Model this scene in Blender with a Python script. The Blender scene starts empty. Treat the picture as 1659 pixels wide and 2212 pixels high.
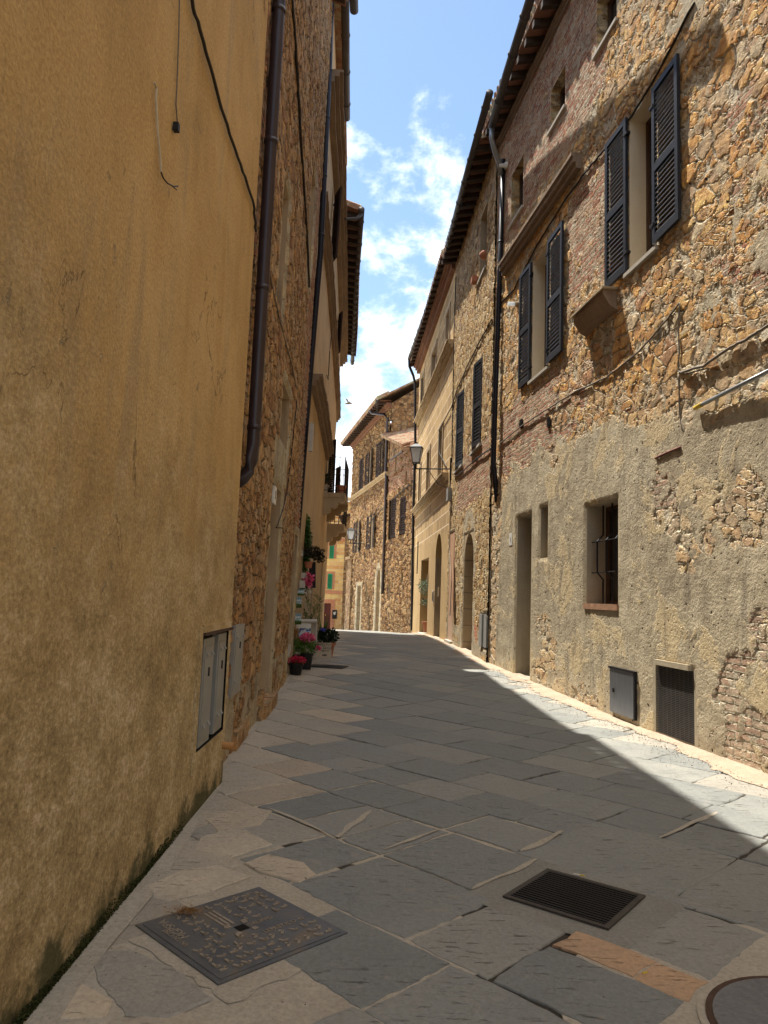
import bpy, math, random
import numpy as np
from mathutils import Vector, Matrix

# ------------------------------------------------------------------ camera, light, exposure
FPX = 1591.0; CAMH = 1.5; PITCH = math.radians(6.5); ROLL = math.radians(2.1)
SC = bpy.context.scene
COL = SC.collection
cp, sp, cr, sr = math.cos(PITCH), math.sin(PITCH), math.cos(ROLL), math.sin(ROLL)
cam_d = bpy.data.cameras.new("camera"); cam = bpy.data.objects.new("camera", cam_d); COL.objects.link(cam)
cam_d.sensor_fit = 'VERTICAL'; cam_d.sensor_height = 36.0; cam_d.lens = 36.0 * FPX / 2212.0
cam_d.clip_start = 0.05; cam_d.clip_end = 3000
right = Vector((cr, -sr * sp, sr * cp)); up = Vector((-sr, -cr * sp, cr * cp)); back = Vector((0, -cp, -sp))
cam.matrix_world = Matrix(((right.x, up.x, back.x, 0), (right.y, up.y, back.y, 0), (right.z, up.z, back.z, CAMH), (0, 0, 0, 1)))
SC.camera = cam

SUN = Vector((-0.257, 0.36, 1.0)).normalized()
sun_d = bpy.data.lights.new("sun", 'SUN'); sun_d.energy = 3.3; sun_d.angle = math.radians(0.5); sun_d.color = (1.0, 0.94, 0.84)
sun = bpy.data.objects.new("sun", sun_d); COL.objects.link(sun); sun.rotation_euler = SUN.to_track_quat('Z', 'Y').to_euler()
W = bpy.data.worlds.new("World"); SC.world = W; W.use_nodes = True
wt = W.node_tree; wt.nodes.clear()
def wn(t, **k):
    n = wt.nodes.new(t)
    for a, b in k.items(): setattr(n, a, b)
    return n
sky = wn('ShaderNodeTexSky', sky_type='NISHITA', sun_disc=False, sun_elevation=math.asin(SUN.z), sun_rotation=math.atan2(SUN.x, SUN.y), air_density=1.3, dust_density=0.3, ozone_density=2.5)
wtc = wn('ShaderNodeTexCoord'); wsep = wn('ShaderNodeSeparateXYZ'); wt.links.new(wtc.outputs['Generated'], wsep.inputs[0])
wmap = wn('ShaderNodeMapping'); wmap.inputs['Scale'].default_value = (1, 1, 1.5); wmap.inputs['Location'].default_value = (0.35, 0.1, 0.23)
wt.links.new(wtc.outputs['Generated'], wmap.inputs[0])
wno = wn('ShaderNodeTexNoise'); wno.inputs['Scale'].default_value = 6.5; wno.inputs['Detail'].default_value = 11; wno.inputs['Roughness'].default_value = 0.62
wno.inputs['Distortion'].default_value = 0.15
wt.links.new(wmap.outputs[0], wno.inputs[0])
wel = wn('ShaderNodeMapRange'); wel.inputs[1].default_value = 0.36; wel.inputs[2].default_value = 0.64; wel.inputs[3].default_value = 0.10; wel.inputs[4].default_value = -0.22
wt.links.new(wsep.outputs[2], wel.inputs[0])
wad0 = wn('ShaderNodeMath', operation='MULTIPLY_ADD'); wt.links.new(wno.outputs[0], wad0.inputs[0]); wad0.inputs[1].default_value = 2.2; wad0.inputs[2].default_value = -0.6
wad = wn('ShaderNodeMath', operation='ADD'); wt.links.new(wad0.outputs[0], wad.inputs[0]); wt.links.new(wel.outputs[0], wad.inputs[1])
whi = wn('ShaderNodeMapRange'); whi.inputs[1].default_value = 0.66; whi.inputs[2].default_value = 0.80; whi.inputs[3].default_value = 0.0; whi.inputs[4].default_value = 0.62; wt.links.new(wsep.outputs[2], whi.inputs[0])  # extra cloud cover overhead, out of view, added as fill light
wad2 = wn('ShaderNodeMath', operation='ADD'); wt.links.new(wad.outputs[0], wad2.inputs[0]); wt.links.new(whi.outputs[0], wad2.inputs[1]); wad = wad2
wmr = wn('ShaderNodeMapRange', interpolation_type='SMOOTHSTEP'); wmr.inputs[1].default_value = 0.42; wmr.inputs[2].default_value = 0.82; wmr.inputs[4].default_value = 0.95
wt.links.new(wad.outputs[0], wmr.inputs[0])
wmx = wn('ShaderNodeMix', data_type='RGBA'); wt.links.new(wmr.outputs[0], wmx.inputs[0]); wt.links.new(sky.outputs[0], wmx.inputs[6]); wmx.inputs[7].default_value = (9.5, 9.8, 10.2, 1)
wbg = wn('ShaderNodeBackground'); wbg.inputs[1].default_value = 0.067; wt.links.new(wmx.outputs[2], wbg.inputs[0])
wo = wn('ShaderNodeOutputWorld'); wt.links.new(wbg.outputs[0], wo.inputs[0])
SC.view_settings.view_transform = 'Standard'; SC.view_settings.look = 'None'; SC.view_settings.gamma = 1.0
SC.view_settings.use_curve_mapping = False; SC.view_settings.exposure = 1.58
SC.render.engine = 'CYCLES'; SC.cycles.max_bounces = 8; SC.cycles.diffuse_bounces = 5

# ------------------------------------------------------------------ picture helpers (display px of the 1659 x 2212 view)
def ray(x, y):
    u = (x - 829.5) / FPX; v = (1106 - y) / FPX
    a = u * cr - v * sr; b = u * sr + v * cr
    return Vector((a, cp - b * sp, sp + b * cp))
def at(x, y, Y):
    d = ray(x, y); return Vector((0, 0, CAMH)) + d * (Y / d.y)
def gnd(x, y, z=0.0):
    d = ray(x, y); return Vector((0, 0, CAMH)) + d * ((z - CAMH) / d.z)
GY = [-8, 0, 10, 14, 19, 23, 27, 31, 34, 41, 51, 62, 75, 300]; GZ = [0, 0, 0, .1, .2, .2, .13, 0, -.17, -.43, -.9, -1.4, -1.9, -10]
def gz(y): return float(np.interp(y, GY, GZ))

# ------------------------------------------------------------------ numpy noise
def _h(ix, iy, seed):
    n = (ix.astype(np.int64) * 374761393 + iy.astype(np.int64) * 668265263 + seed * 974711) & 0x7fffffff
    n = (n ^ (n >> 13)) * 1274126177 & 0x7fffffff
    return ((n ^ (n >> 16)) & 0xffff) / 65535.0
def vnoise(x, y, seed=0):
    ix = np.floor(x); iy = np.floor(y); fx = x - ix; fy = y - iy
    fx = fx * fx * (3 - 2 * fx); fy = fy * fy * (3 - 2 * fy)
    a = _h(ix, iy, seed); b = _h(ix + 1, iy, seed); c = _h(ix, iy + 1, seed); d = _h(ix + 1, iy + 1, seed)
    return (a * (1 - fx) + b * fx) * (1 - fy) + (c * (1 - fx) + d * fx) * fy
def fbm(x, y, o=4, seed=0):
    s = 0; t = 0; a = 1.0
    for k in range(o):
        s = s + a * vnoise(x * 2 ** k, y * 2 ** k, seed + k); t += a; a *= .5
    return s / t

# ------------------------------------------------------------------ materials
class NT:
    def __init__(s, name, disp=None):
        m = bpy.data.materials.new(name); m.use_nodes = True; s.m = m; s.t = m.node_tree; s.t.nodes.clear()
        s.o = s.n('ShaderNodeOutputMaterial'); s.b = s.n('ShaderNodeBsdfPrincipled'); s.t.links.new(s.b.outputs[0], s.o.inputs[0])
        s.b.inputs['Roughness'].default_value = 0.9; s.b.inputs['Specular IOR Level'].default_value = 0.25
        s.uvn = None
        if disp: m.displacement_method = 'BOTH'
    def n(s, t, **k):
        n = s.t.nodes.new(t)
        for a, b in k.items(): setattr(n, a, b)
        return n
    def L(s, a, b): s.t.links.new(a, b)
    def setv(s, inp, v):
        if isinstance(v, bpy.types.NodeSocket): s.L(v, inp)
        elif isinstance(v, (tuple, list)) and len(v) == 3 and inp.type == 'RGBA': inp.default_value = (*v, 1)
        else: inp.default_value = v
    def uv(s, sx=1, sz=1, ox=0, oz=0, rot=0):
        if s.uvn is None: s.uvn = s.n('ShaderNodeUVMap')
        mp = s.n('ShaderNodeMapping'); s.L(s.uvn.outputs[0], mp.inputs[0])
        mp.inputs['Scale'].default_value = (sx, sz, 1); mp.inputs['Location'].default_value = (ox, oz, 0); mp.inputs['Rotation'].default_value = (0, 0, rot)
        return mp.outputs[0]
    def obj(s, sc=(1, 1, 1)):
        t = s.n('ShaderNodeTexCoord'); mp = s.n('ShaderNodeMapping'); s.L(t.outputs['Object'], mp.inputs[0]); mp.inputs['Scale'].default_value = sc; return mp.outputs[0]
    def math(s, op, a, b=0.0, clamp=False):
        n = s.n('ShaderNodeMath', operation=op, use_clamp=clamp); s.setv(n.inputs[0], a); s.setv(n.inputs[1], b); return n.outputs[0]
    def mix(s, f, a, b, mode='MIX'):
        n = s.n('ShaderNodeMix', data_type='RGBA', blend_type=mode); s.setv(n.inputs[0], f); s.setv(n.inputs[6], a); s.setv(n.inputs[7], b); return n.outputs[2]
    def mixf(s, f, a, b):
        n = s.n('ShaderNodeMix', data_type='FLOAT'); s.setv(n.inputs[0], f); s.setv(n.inputs[2], a); s.setv(n.inputs[3], b); return n.outputs[0]
    def noise(s, vec, scale, detail=5, rough=.55, dist=0, col=False):
        n = s.n('ShaderNodeTexNoise'); s.L(vec, n.inputs[0]); n.inputs['Scale'].default_value = scale; n.inputs['Detail'].default_value = detail
        n.inputs['Roughness'].default_value = rough; n.inputs['Distortion'].default_value = dist
        return n.outputs[1 if col else 0]
    def ss(s, v, a, b, c=0.0, d=1.0):
        n = s.n('ShaderNodeMapRange', interpolation_type='SMOOTHSTEP'); s.setv(n.inputs[0], v); s.setv(n.inputs[1], a); s.setv(n.inputs[2], b)
        n.inputs[3].default_value = c; n.inputs[4].default_value = d; return n.outputs[0]
    def ramp(s, v, stops, const=False):
        n = s.n('ShaderNodeValToRGB'); s.L(v, n.inputs[0]); e = n.color_ramp.elements
        if const: n.color_ramp.interpolation = 'CONSTANT'
        while len(e) < len(stops): e.new(0.5)
        for i, (p, c) in enumerate(stops): e[i].position = p; e[i].color = (*c, 1)
        return n.outputs[0]
    def addv(s, a, b):
        n = s.n('ShaderNodeVectorMath', operation='ADD'); s.L(a, n.inputs[0]); s.L(b, n.inputs[1]); return n.outputs[0]
    def warp(s, vec, scale, amt, detail=3):
        c = s.noise(vec, scale, detail, col=True)
        n = s.n('ShaderNodeVectorMath', operation='MULTIPLY_ADD'); s.L(c, n.inputs[0]); n.inputs[1].default_value = (amt, amt, 0); s.L(vec, n.inputs[2]); return n.outputs[0]
    def attr(s, name):
        n = s.n('ShaderNodeAttribute', attribute_name=name); return n
    def bump(s, h, dist=.01, strength=1.0):
        n = s.n('ShaderNodeBump'); s.L(h, n.inputs['Height']); n.inputs['Distance'].default_value = dist; n.inputs['Strength'].default_value = strength
        s.L(n.outputs[0], s.b.inputs['Normal']); return n
    def disp(s, h, scale, mid=0.5):
        n = s.n('ShaderNodeDisplacement'); s.setv(n.inputs['Height'], h); n.inputs['Scale'].default_value = scale; n.inputs['Midlevel'].default_value = mid
        s.L(n.outputs[0], s.o.inputs['Displacement'])
    def done(s, col=None, rough=None):
        if col is not None: s.setv(s.b.inputs['Base Color'], col)
        if rough is not None: s.setv(s.b.inputs['Roughness'], rough)
        return s.m

def masonry(name, stones, mortar, bricks, plaster, sx, sz, dscale, seed=0, displaced=True, mort=(.03, .12), pits=1.0, rowy=0.0, bump=.02):
    """rubble stone, brick patches and render over it; vertex attributes 'plas' and 'brk' say where"""
    N = NT(name, displaced)
    uv = N.uv(ox=seed * 7.3, oz=seed * 3.1)
    w1 = N.warp(uv, .9, .5, 2); w = N.warp(w1, 5.0, .16, 4)
    def vor(scx, scz, feat, vec=w):
        mp = N.n('ShaderNodeMapping'); N.L(vec, mp.inputs[0]); mp.inputs['Scale'].default_value = (scx, scz, 1)
        v = N.n('ShaderNodeTexVoronoi', feature=feat, voronoi_dimensions='2D'); v.inputs['Scale'].default_value = 1.0; v.inputs['Randomness'].default_value = .82
        N.L(mp.outputs[0], v.inputs['Vector']); return v
    szm = N.ss(N.noise(uv, .8, 2), .46, .54)
    big = vor(sx, sz, 'F1'); bige = vor(sx, sz, 'DISTANCE_TO_EDGE')
    sml = vor(sx * 1.9, sz * 1.9, 'F1'); smle = vor(sx * 1.9, sz * 1.9, 'DISTANCE_TO_EDGE')
    rc = N.mix(szm, big.outputs['Color'], sml.outputs['Color'])
    ed = N.mixf(szm, bige.outputs['Distance'], smle.outputs['Distance'])
    sep = N.n('ShaderNodeSeparateColor'); N.L(rc, sep.inputs[0])
    scol = N.ramp(sep.outputs[0], stones)
    fine = N.noise(uv, 26, 6, .7); mid = N.noise(uv, 7, 4, .6)
    lo = N.noise(uv, .5, 3)
    scol = N.mix(.8, scol, N.ramp(mid, [(.28, (.16, .13, .11)), (.5, (.5, .5, .5)), (.72, (.84, .80, .72))]), 'OVERLAY'); scol = N.mix(.4, scol, N.ramp(fine, [(.3, (.2, .18, .16)), (.7, (.8, .8, .78))]), 'OVERLAY')
    mk = N.ss(ed, mort[0], mort[1])
    mk = N.math('MULTIPLY', mk, N.ss(N.noise(uv, 2.6, 7, .7), .38 if seed == 1 else .30, .50 if seed == 1 else .44))          # mortar smeared over some stones
    mcol = N.mix(N.noise(uv, 9, 5), mortar, tuple(c * .55 for c in mortar))
    szu = N.n('ShaderNodeSeparateXYZ'); N.L(N.uv(), szu.inputs[0]); lowm = N.ss(szu.outputs[1], 3.2, 4.4, .42 if displaced and seed == 1 else 0.0, 0.0)
    scol = N.mix(lowm, scol, mcol); rub = N.mix(mk, mcol, scol); crv = N.math('MULTIPLY', N.ss(ed, .012, .045, 1.0, 0.0), N.ss(N.noise(uv, 3.3, 5, .6), .50, .60)); rub = N.mix(N.math('MULTIPLY', crv, .8), rub, (.07, .045, .025))
    tilt = N.math('MULTIPLY', sep.outputs[1], .5)
    hs = N.math('ADD', N.math('MULTIPLY', mk, N.math('ADD', .45, tilt)), N.math('MULTIPLY', mid, .5))
    # bricks
    bt = N.n('ShaderNodeTexBrick'); N.L(N.warp(N.warp(uv, 1.6, .12, 2), 9, .034, 3), bt.inputs[0])
    bt.inputs['Scale'].default_value = 1; bt.inputs['Brick Width'].default_value = .27; bt.inputs['Row Height'].default_value = .078
    bt.inputs['Mortar Size'].default_value = .013; bt.inputs['Mortar Smooth'].default_value = .35; bt.inputs['Bias'].default_value = 0
    bt.inputs['Color1'].default_value = (0, 0, 0, 1); bt.inputs['Color2'].default_value = (1, 1, 1, 1); bt.inputs['Mortar'].default_value = (.5, .5, .5, 1)
    bcol = N.ramp(bt.outputs['Color'], bricks)
    bcol = N.mix(.5, bcol, N.ramp(mid, [(.3, (.3, .27, .25)), (.7, (.72, .7, .66))]), 'OVERLAY')
    bcol = N.mix(lowm, bcol, mcol); bfm = N.math('MAXIMUM', bt.outputs['Fac'], N.ss(N.noise(uv, 6, 6, .7), .53, .60)); bcol = N.mix(bfm, bcol, mcol)
    hb = N.math('ADD', N.math('MULTIPLY', N.math('SUBTRACT', 1.0, bt.outputs['Fac']), .45), N.math('MULTIPLY', mid, .45))
    br = N.attr('brk').outputs['Fac']; pl = N.attr('plas').outputs['Fac']
    nb = N.noise(uv, 2.4, 5, .6)
    bm = N.ss(N.math('ADD', br, N.math('MULTIPLY', N.math('SUBTRACT', nb, .5), 1.3)), .46, .54)
    pm = N.ss(N.math('ADD', pl, N.math('MULTIPLY', N.math('SUBTRACT', N.noise(uv, 1.7, 8, .68, .3), .5), 1.5)), .47, .53)
    pn = N.noise(uv, 3.0, 7, .62); pgr = N.noise(uv, 45, 4, .7)
    pcol = N.ramp(N.math('ADD', N.math('MULTIPLY', pn, .7), N.math('MULTIPLY', lo, .35)), plaster)
    pt2 = N.ss(N.noise(uv, 1.1, 8, .7, .6), .54, .57); pcol = N.mix(N.math('MULTIPLY', pt2, .75), pcol, (.56, .44, .26))
    pcol = N.mix(N.math('MULTIPLY', N.ss(N.noise(uv, 5, 7, .75), .55, .62), .5), pcol, (.20, .165, .12))
    pcol = N.mix(.45, pcol, N.ramp(pgr, [(.3, (.32, .3, .27)), (.7, (.66, .66, .64))]), 'OVERLAY')
    hp = N.math('ADD', .52, N.math('ADD', N.math('MULTIPLY', pn, .42), N.math('ADD', N.math('MULTIPLY', mid, .34), N.math('ADD', N.math('MULTIPLY', pt2, .12), N.math('MULTIPLY', N.noise(uv, 13, 5, .75), .22)))))
    col = N.mix(pm, N.mix(bm, rub, bcol), pcol)
    h = N.mixf(pm, N.mixf(bm, hs, hb), hp)
    # grime streaks and sunken pits coloured darker
    st = N.ss(N.noise(N.uv(3.0, .5, 4), 1.6, 6, .6), .53, .70)
    col = N.mix(N.math('MULTIPLY', st, .45), col, (.10, .085, .07), 'MIX')
    pit = N.ss(N.noise(uv, 15, 3, .5), .29, .36)
    pitm = N.math('MAXIMUM', pit, 1 - pits)
    col = N.mix(pitm, (.05, .035, .022), col)
    hf = N.math('ADD', h, N.math('ADD', N.math('MULTIPLY', fine, .16), N.math('MULTIPLY', pitm, .22)))
    if displaced:
        eg = N.attr('edge').outputs['Fac']
        N.disp(N.math('ADD', N.math('MULTIPLY', N.math('SUBTRACT', hf, .75), eg), 0.0), dscale, 0.0)
        b = N.n('ShaderNodeBump'); N.L(N.noise(uv, 30, 6, .75), b.inputs['Height']); b.inputs['Distance'].default_value = .012; N.L(b.outputs[0], N.b.inputs['Normal'])
    else:
        N.bump(hf, bump, 1.0)
    return N.done(col)

OCH = [(0, (.34, .18, .075)), (.2, (.62, .33, .10)), (.4, (.44, .29, .15)), (.58, (.66, .41, .15)), (.74, (.42, .29, .17)), (.88, (.52, .42, .27)), (1, (.38, .19, .09))]
BRK = [(0, (.27, .12, .08)), (.3, (.45, .21, .13)), (.55, (.42, .28, .19)), (.8, (.52, .34, .22)), (1, (.34, .23, .17))]
PLS = [(.3, (.25, .205, .14)), (.5, (.40, .335, .23)), (.7, (.55, .475, .34))]
PEB = [(0, (.20, .115, .05)), (.25, (.42, .26, .11)), (.5, (.50, .34, .16)), (.75, (.56, .44, .27)), (1, (.30, .21, .12))]
BRO = [(0, (.24, .12, .06)), (.25, (.38, .22, .10)), (.5, (.47, .29, .13)), (.75, (.36, .24, .14)), (1, (.48, .34, .20))]
M_R1 = masonry('rubble_ochre', OCH, (.70, .62, .46), BRK, PLS, 2.9, 5.0, .038, 1, mort=(.02, .10))
M_R2 = masonry('rubble_tan', PEB, (.44, .37, .25), BRK, PLS, 4.0, 6.0, .04, 2, mort=(.02, .12))
PEH = [(0, (.08, .045, .025)), (.25, (.25, .135, .06)), (.5, (.38, .225, .10)), (.75, (.42, .29, .15)), (1, (.20, .13, .08))]
M_H4 = masonry('rubble_brown', PEH, (.24, .155, .085), BRK, PLS, 2.7, 3.8, .13, 3, mort=(.02, .16))
M_L2 = masonry('rubble_brown_ochre', BRO, (.34, .25, .15), BRK, PLS, 3.2, 6.0, .05, 4, mort=(.01, .09))  # brownish ochre is this wall's own colour

def plaster_mat(name, cols, streak=(.16, .11, .06), stk=.4, lowcol=None, seed=0, grid=None, bumpd=.006, lowz=(0.4, 3.0), patch=None, moss=False):
    N = NT(name); uv = N.uv(ox=seed * 5.7, oz=seed)
    n1 = N.noise(uv, .9, 6, .6, .4); n2 = N.noise(N.uv(3.2, .55, seed), 1.1, 6, .62, .3); gr = N.noise(uv, 55, 5, .75)
    col = N.ramp(N.math('ADD', N.math('MULTIPLY', n1, .5), N.math('MULTIPLY', n2, .5)), cols)
    col = N.mix(N.math('MULTIPLY', N.ss(n2, .5, .7), stk), col, streak)
    sepn = N.n('ShaderNodeSeparateXYZ'); N.L(N.uv(), sepn.inputs[0]); z = sepn.outputs[1]
    if lowcol is not None:
        zz = N.math('ADD', z, N.math('MULTIPLY', N.math('SUBTRACT', N.noise(uv, 1.3, 6, .65), .5), 3.0))
        lm = N.ss(zz, lowz[0], lowz[1], 1.0, 0.0)
        nn_ = N.math('ADD', N.math('MULTIPLY', N.noise(uv, 2.2, 9, .82), .55), N.math('MULTIPLY', N.noise(uv, 34, 6, .85), .45)); lc = N.ramp(nn_, lowcol)
        col = N.mix(N.math('MULTIPLY', lm, .85), col, lc)
        ms = N.math('MULTIPLY', N.ss(N.math('ADD', z, N.math('MULTIPLY', N.math('SUBTRACT', N.noise(uv, 2.5, 6, .7), .5), .9)), .02, .20, 1.0, 0.0), .9); col = N.mix(ms, col, (.055, .058, .022)) if moss else col
    col = N.mix(.62 if moss else .30, col, N.ramp(gr, [(.3, (.25, .25, .25)), (.7, (.75, .75, .75))]), 'OVERLAY')
    h = N.math('ADD', N.math('MULTIPLY', gr, .5), N.math('MULTIPLY', N.noise(uv, 8, 5), 1.0))
    if grid:
        bt = N.n('ShaderNodeTexBrick'); N.L(N.warp(N.uv(), 3, .03, 3), bt.inputs[0]); bt.inputs['Scale'].default_value = 1
        bt.inputs['Brick Width'].default_value = grid[0]; bt.inputs['Row Height'].default_value = grid[1]; bt.inputs['Mortar Size'].default_value = grid[2]; bt.inputs['Mortar Smooth'].default_value = .2
        bt.inputs['Color1'].default_value = (0, 0, 0, 1); bt.inputs['Color2'].default_value = (1, 1, 1, 1)
        gc = N.mix(.55, col, N.ramp(bt.outputs['Color'], grid[4]), 'OVERLAY')
        gc = N.mix(N.math('MULTIPLY', bt.outputs['Fac'], N.ss(N.noise(uv, 4, 5, .6), .33, .5, .25, 1)), gc, grid[3])
        gm = N.ss(N.math('ADD', z, N.math('MULTIPLY', N.math('SUBTRACT', N.noise(uv, 1.2, 6, .6), .5), 1.4)), grid[5] - .04, grid[5] + .04) if grid[5] else 1.0
        col = N.mix(gm, col, gc)
    if patch:
        pm = N.ss(N.noise(uv, patch[1], 7, .66, .3), patch[2], patch[2] + .04)
        col = N.mix(pm, col, patch[0]); h = N.math('SUBTRACT', h, N.math('MULTIPLY', pm, 1.5))
    if moss:
        cn = N.noise(N.uv(1.6, .8, 3), .9, 7, .55, .8); cr_ = N.ss(N.math('ABSOLUTE', N.math('SUBTRACT', cn, .47)), .0016, .0034, 1.0, 0.0)
        cr_ = N.math('MULTIPLY', cr_, N.ss(N.noise(uv, .8, 3), .56, .62)); col = N.mix(N.math('MULTIPLY', cr_, .5), col, (.10, .07, .04)); h = N.math('SUBTRACT', h, cr_)
        pk = N.ss(N.noise(uv, 3.4, 8, .8, .2), .63, .66); col = N.mix(N.math('MULTIPLY', pk, .5), col, (.66, .56, .40)); h = N.math('SUBTRACT', h, N.math('MULTIPLY', pk, .7))
    N.bump(h, bumpd)
    return N.done(col)

M_YEL = plaster_mat('yellow_render', [(.3, (.40, .255, .098)), (.5, (.56, .365, .145)), (.68, (.69, .48, .22))], (.26, .19, .11), .45,
                    [(.37, (.09, .07, .042)), (.44, (.25, .19, .10)), (.51, (.44, .34, .18)), (.60, (.74, .62, .44))], 1, bumpd=.014, lowz=(.6, 3.4), moss=True)
M_L3 = plaster_mat('tan_render', [(.3, (.36, .25, .14)), (.5, (.50, .36, .20)), (.7, (.60, .45, .27))], (.18, .12, .07), .5, [(.3, (.24, .19, .13)), (.7, (.44, .36, .25))], 2, lowz=(1, 4), patch=((.33, .24, .15), 2.2, .62))
M_R3 = plaster_mat('sgraffito_render', [(.3, (.40, .26, .11)), (.5, (.50, .34, .15)), (.7, (.60, .42, .21))], (.24, .15, .08), .35, None, 3,
                   grid=(.85, .42, .022, (.78, .64, .44), [(0, (.30, .28, .26)), (1, (.66, .65, .64))], 3.55))
M_END = plaster_mat('ashlar_stone', [(.3, (.56, .33, .11)), (.5, (.70, .45, .17)), (.7, (.80, .58, .28))], (.35, .18, .08), .3, None, 5,
                    grid=(.55, .30, .028, (.62, .48, .28), [(0, (.2, .17, .13)), (.5, (.5, .47, .45)), (1, (.85, .8, .75))], 0))
M_TRIM = plaster_mat('trim_stone', [(.3, (.30, .22, .14)), (.5, (.42, .32, .20)), (.7, (.52, .41, .27))], (.10, .07, .05), .6, None, 6)
M_ARCH = plaster_mat('arch_stone', [(.3, (.36, .27, .16)), (.5, (.47, .36, .22)), (.7, (.55, .44, .28))], (.2, .14, .09), .3, None, 7, grid=(.6, .42, .016, (.26, .2, .13), [(0, (.42, .4, .38)), (1, (.58, .58, .56))], 0))
M_BRKT = plaster_mat('brown_stone', [(.3, (.15, .10, .065)), (.5, (.25, .175, .115)), (.7, (.36, .27, .18))], (.08, .05, .035), .5, None, 14, bumpd=.012)
M_REND = plaster_mat('grey_render', [(.3, (.27, .22, .15)), (.5, (.37, .31, .215)), (.7, (.45, .385, .27))], (.16, .13, .09), .4, None, 8)
M_CREAM = plaster_mat('cream_reveal', [(.3, (.56, .46, .32)), (.5, (.64, .54, .39)), (.7, (.70, .60, .45))], (.4, .32, .2), .15, None, 9, bumpd=.002)
M_PINK = plaster_mat('pink_render', [(.3, (.45, .25, .15)), (.5, (.56, .33, .20)), (.7, (.62, .40, .26))], (.35, .26, .18), .3, [(.3, (.35, .22, .14)), (.7, (.55, .42, .3))], 10, lowz=(.2, 1.6))
M_CORN = plaster_mat('corbel_brick', [(.3, (.13, .06, .035)), (.5, (.22, .11, .07)), (.7, (.32, .19, .12))], (.08, .04, .03), .5, None, 12)
M_REDBR = plaster_mat('red_brick', [(.3, (.40, .13, .06)), (.5, (.52, .19, .09)), (.7, (.60, .27, .13))], (.3, .12, .06), .3, None, 11, grid=(.26, .08, .01, (.5, .36, .24), [(0, (.4, .4, .4)), (1, (.62, .6, .6))], 0))

def simple(name, col, rough=.6, metal=0.0, var=.25, sc=8, bump=.0, spec=None, stretch=(1, 1, 1)):
    N = NT(name); v = N.obj(stretch)
    n = N.noise(v, sc, 5, .6)
    c = N.mix(n, tuple(x * (1 - var) for x in col), tuple(min(1, x * (1 + var)) for x in col))
    N.b.inputs['Metallic'].default_value = metal
    if spec is not None: N.b.inputs['Specular IOR Level'].default_value = spec
    if bump: N.bump(n, bump)
    return N.done(c, rough)
M_SHUT = simple('dark_shutter_paint', (.022, .024, .030), .45, 0, .35, 14, .0008)
M_SHBR = simple('brown_shutter_paint', (.030, .015, .011), .85, 0, .35, 14)
M_GREEN = simple('green_shutter_paint', (.02, .26, .12), .5, 0, .15)
M_IRON = simple('black_iron', (.020, .019, .021), .5, .3, .4, 20)
M_BRPIPE = simple('brown_painted_pipe', (.040, .026, .028), .38, .2, .35, 5, 0, .5)
M_BLKPIPE = simple('black_painted_pipe', (.022, .020, .024), .42, .2, .3, 5)
M_GUTTER = simple('weathered_gutter', (.075, .065, .062), .6, .2, .4, 4)
M_GALV = simple('galvanised_metal', (.30, .32, .33), .42, .7, .25, 9)
M_CAB = simple('grey_cabinet_steel', (.30, .295, .27), .55, .1, .2, 6)
M_PLATE = simple('scratched_steel', (.24, .25, .27), .38, .75, .35, 10, 0, None, (2, 2, .5))
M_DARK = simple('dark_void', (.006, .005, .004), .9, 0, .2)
M_GLASS = simple('window_glass', (.03, .032, .035), .08, 0, .1, 3, 0, .6)
M_WOOD = simple('old_wood', (.085, .05, .03), .75, 0, .45, 6, .002, None, (6, 6, .7))
M_RAFT = simple('rafter_wood', (.055, .036, .026), .85, 0, .4, 8)
M_TILEU = simple('terracotta_underside', (.27, .13, .085), .85, 0, .35, 9)
M_WHITE = simple('white_plastic', (.72, .70, .64), .45, 0, .06)
M_SILL = simple('marble_sill', (.46, .42, .35), .6, 0, .2, 12)
M_CABLE = simple('black_cable', (.030, .026, .022), .6, 0, .3, 20)
M_CABG = simple('grey_cable', (.17, .14, .11), .6, 0, .3, 20)
M_CABW = simple('white_cable', (.55, .48, .36), .55, 0, .25, 20)
M_YTIP = simple('yellow_plastic', (.65, .45, .06), .4)
M_RUST = simple('rusty_iron', (.085, .05, .034), .8, .2, .5, 25)
M_TERR = simple('terracotta_pot', (.38, .15, .08), .8)
M_BLKPOT = simple('black_plastic_pot', (.012, .012, .013), .4)
M_WPOT = simple('pale_pot', (.50, .46, .40), .7)
M_BRDOOR = simple('red_brown_door', (.11, .025, .015), .5, 0, .25, 8)
M_LAMPGL = None
N = NT('frosted_lamp_glass'); N.b.inputs['Base Color'].default_value = (.62, .64, .64, 1); N.b.inputs['Roughness'].default_value = .3
N.b.inputs['Base Color'].default_value = (.85, .87, .88, 1)
tr_ = N.n('ShaderNodeBsdfTranslucent'); tr_.inputs[0].default_value = (.85, .88, .9, 1); mx_ = N.n('ShaderNodeMixShader'); mx_.inputs[0].default_value = .5; N.L(N.b.outputs[0], mx_.inputs[1]); N.L(tr_.outputs[0], mx_.inputs[2]); N.L(mx_.outputs[0], N.o.inputs[0]); M_LAMPGL = N.m
def tile_mat():
    N = NT('roof_tiles'); v = N.obj(); n = N.noise(v, 3, 6, .7)
    c = N.ramp(n, [(.3, (.20, .10, .06)), (.48, (.36, .20, .12)), (.58, (.42, .36, .24)), (.7, (.20, .24, .08))]); N.bump(N.noise(v, 20), .01); return N.done(c)
M_TILE = tile_mat()
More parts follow.
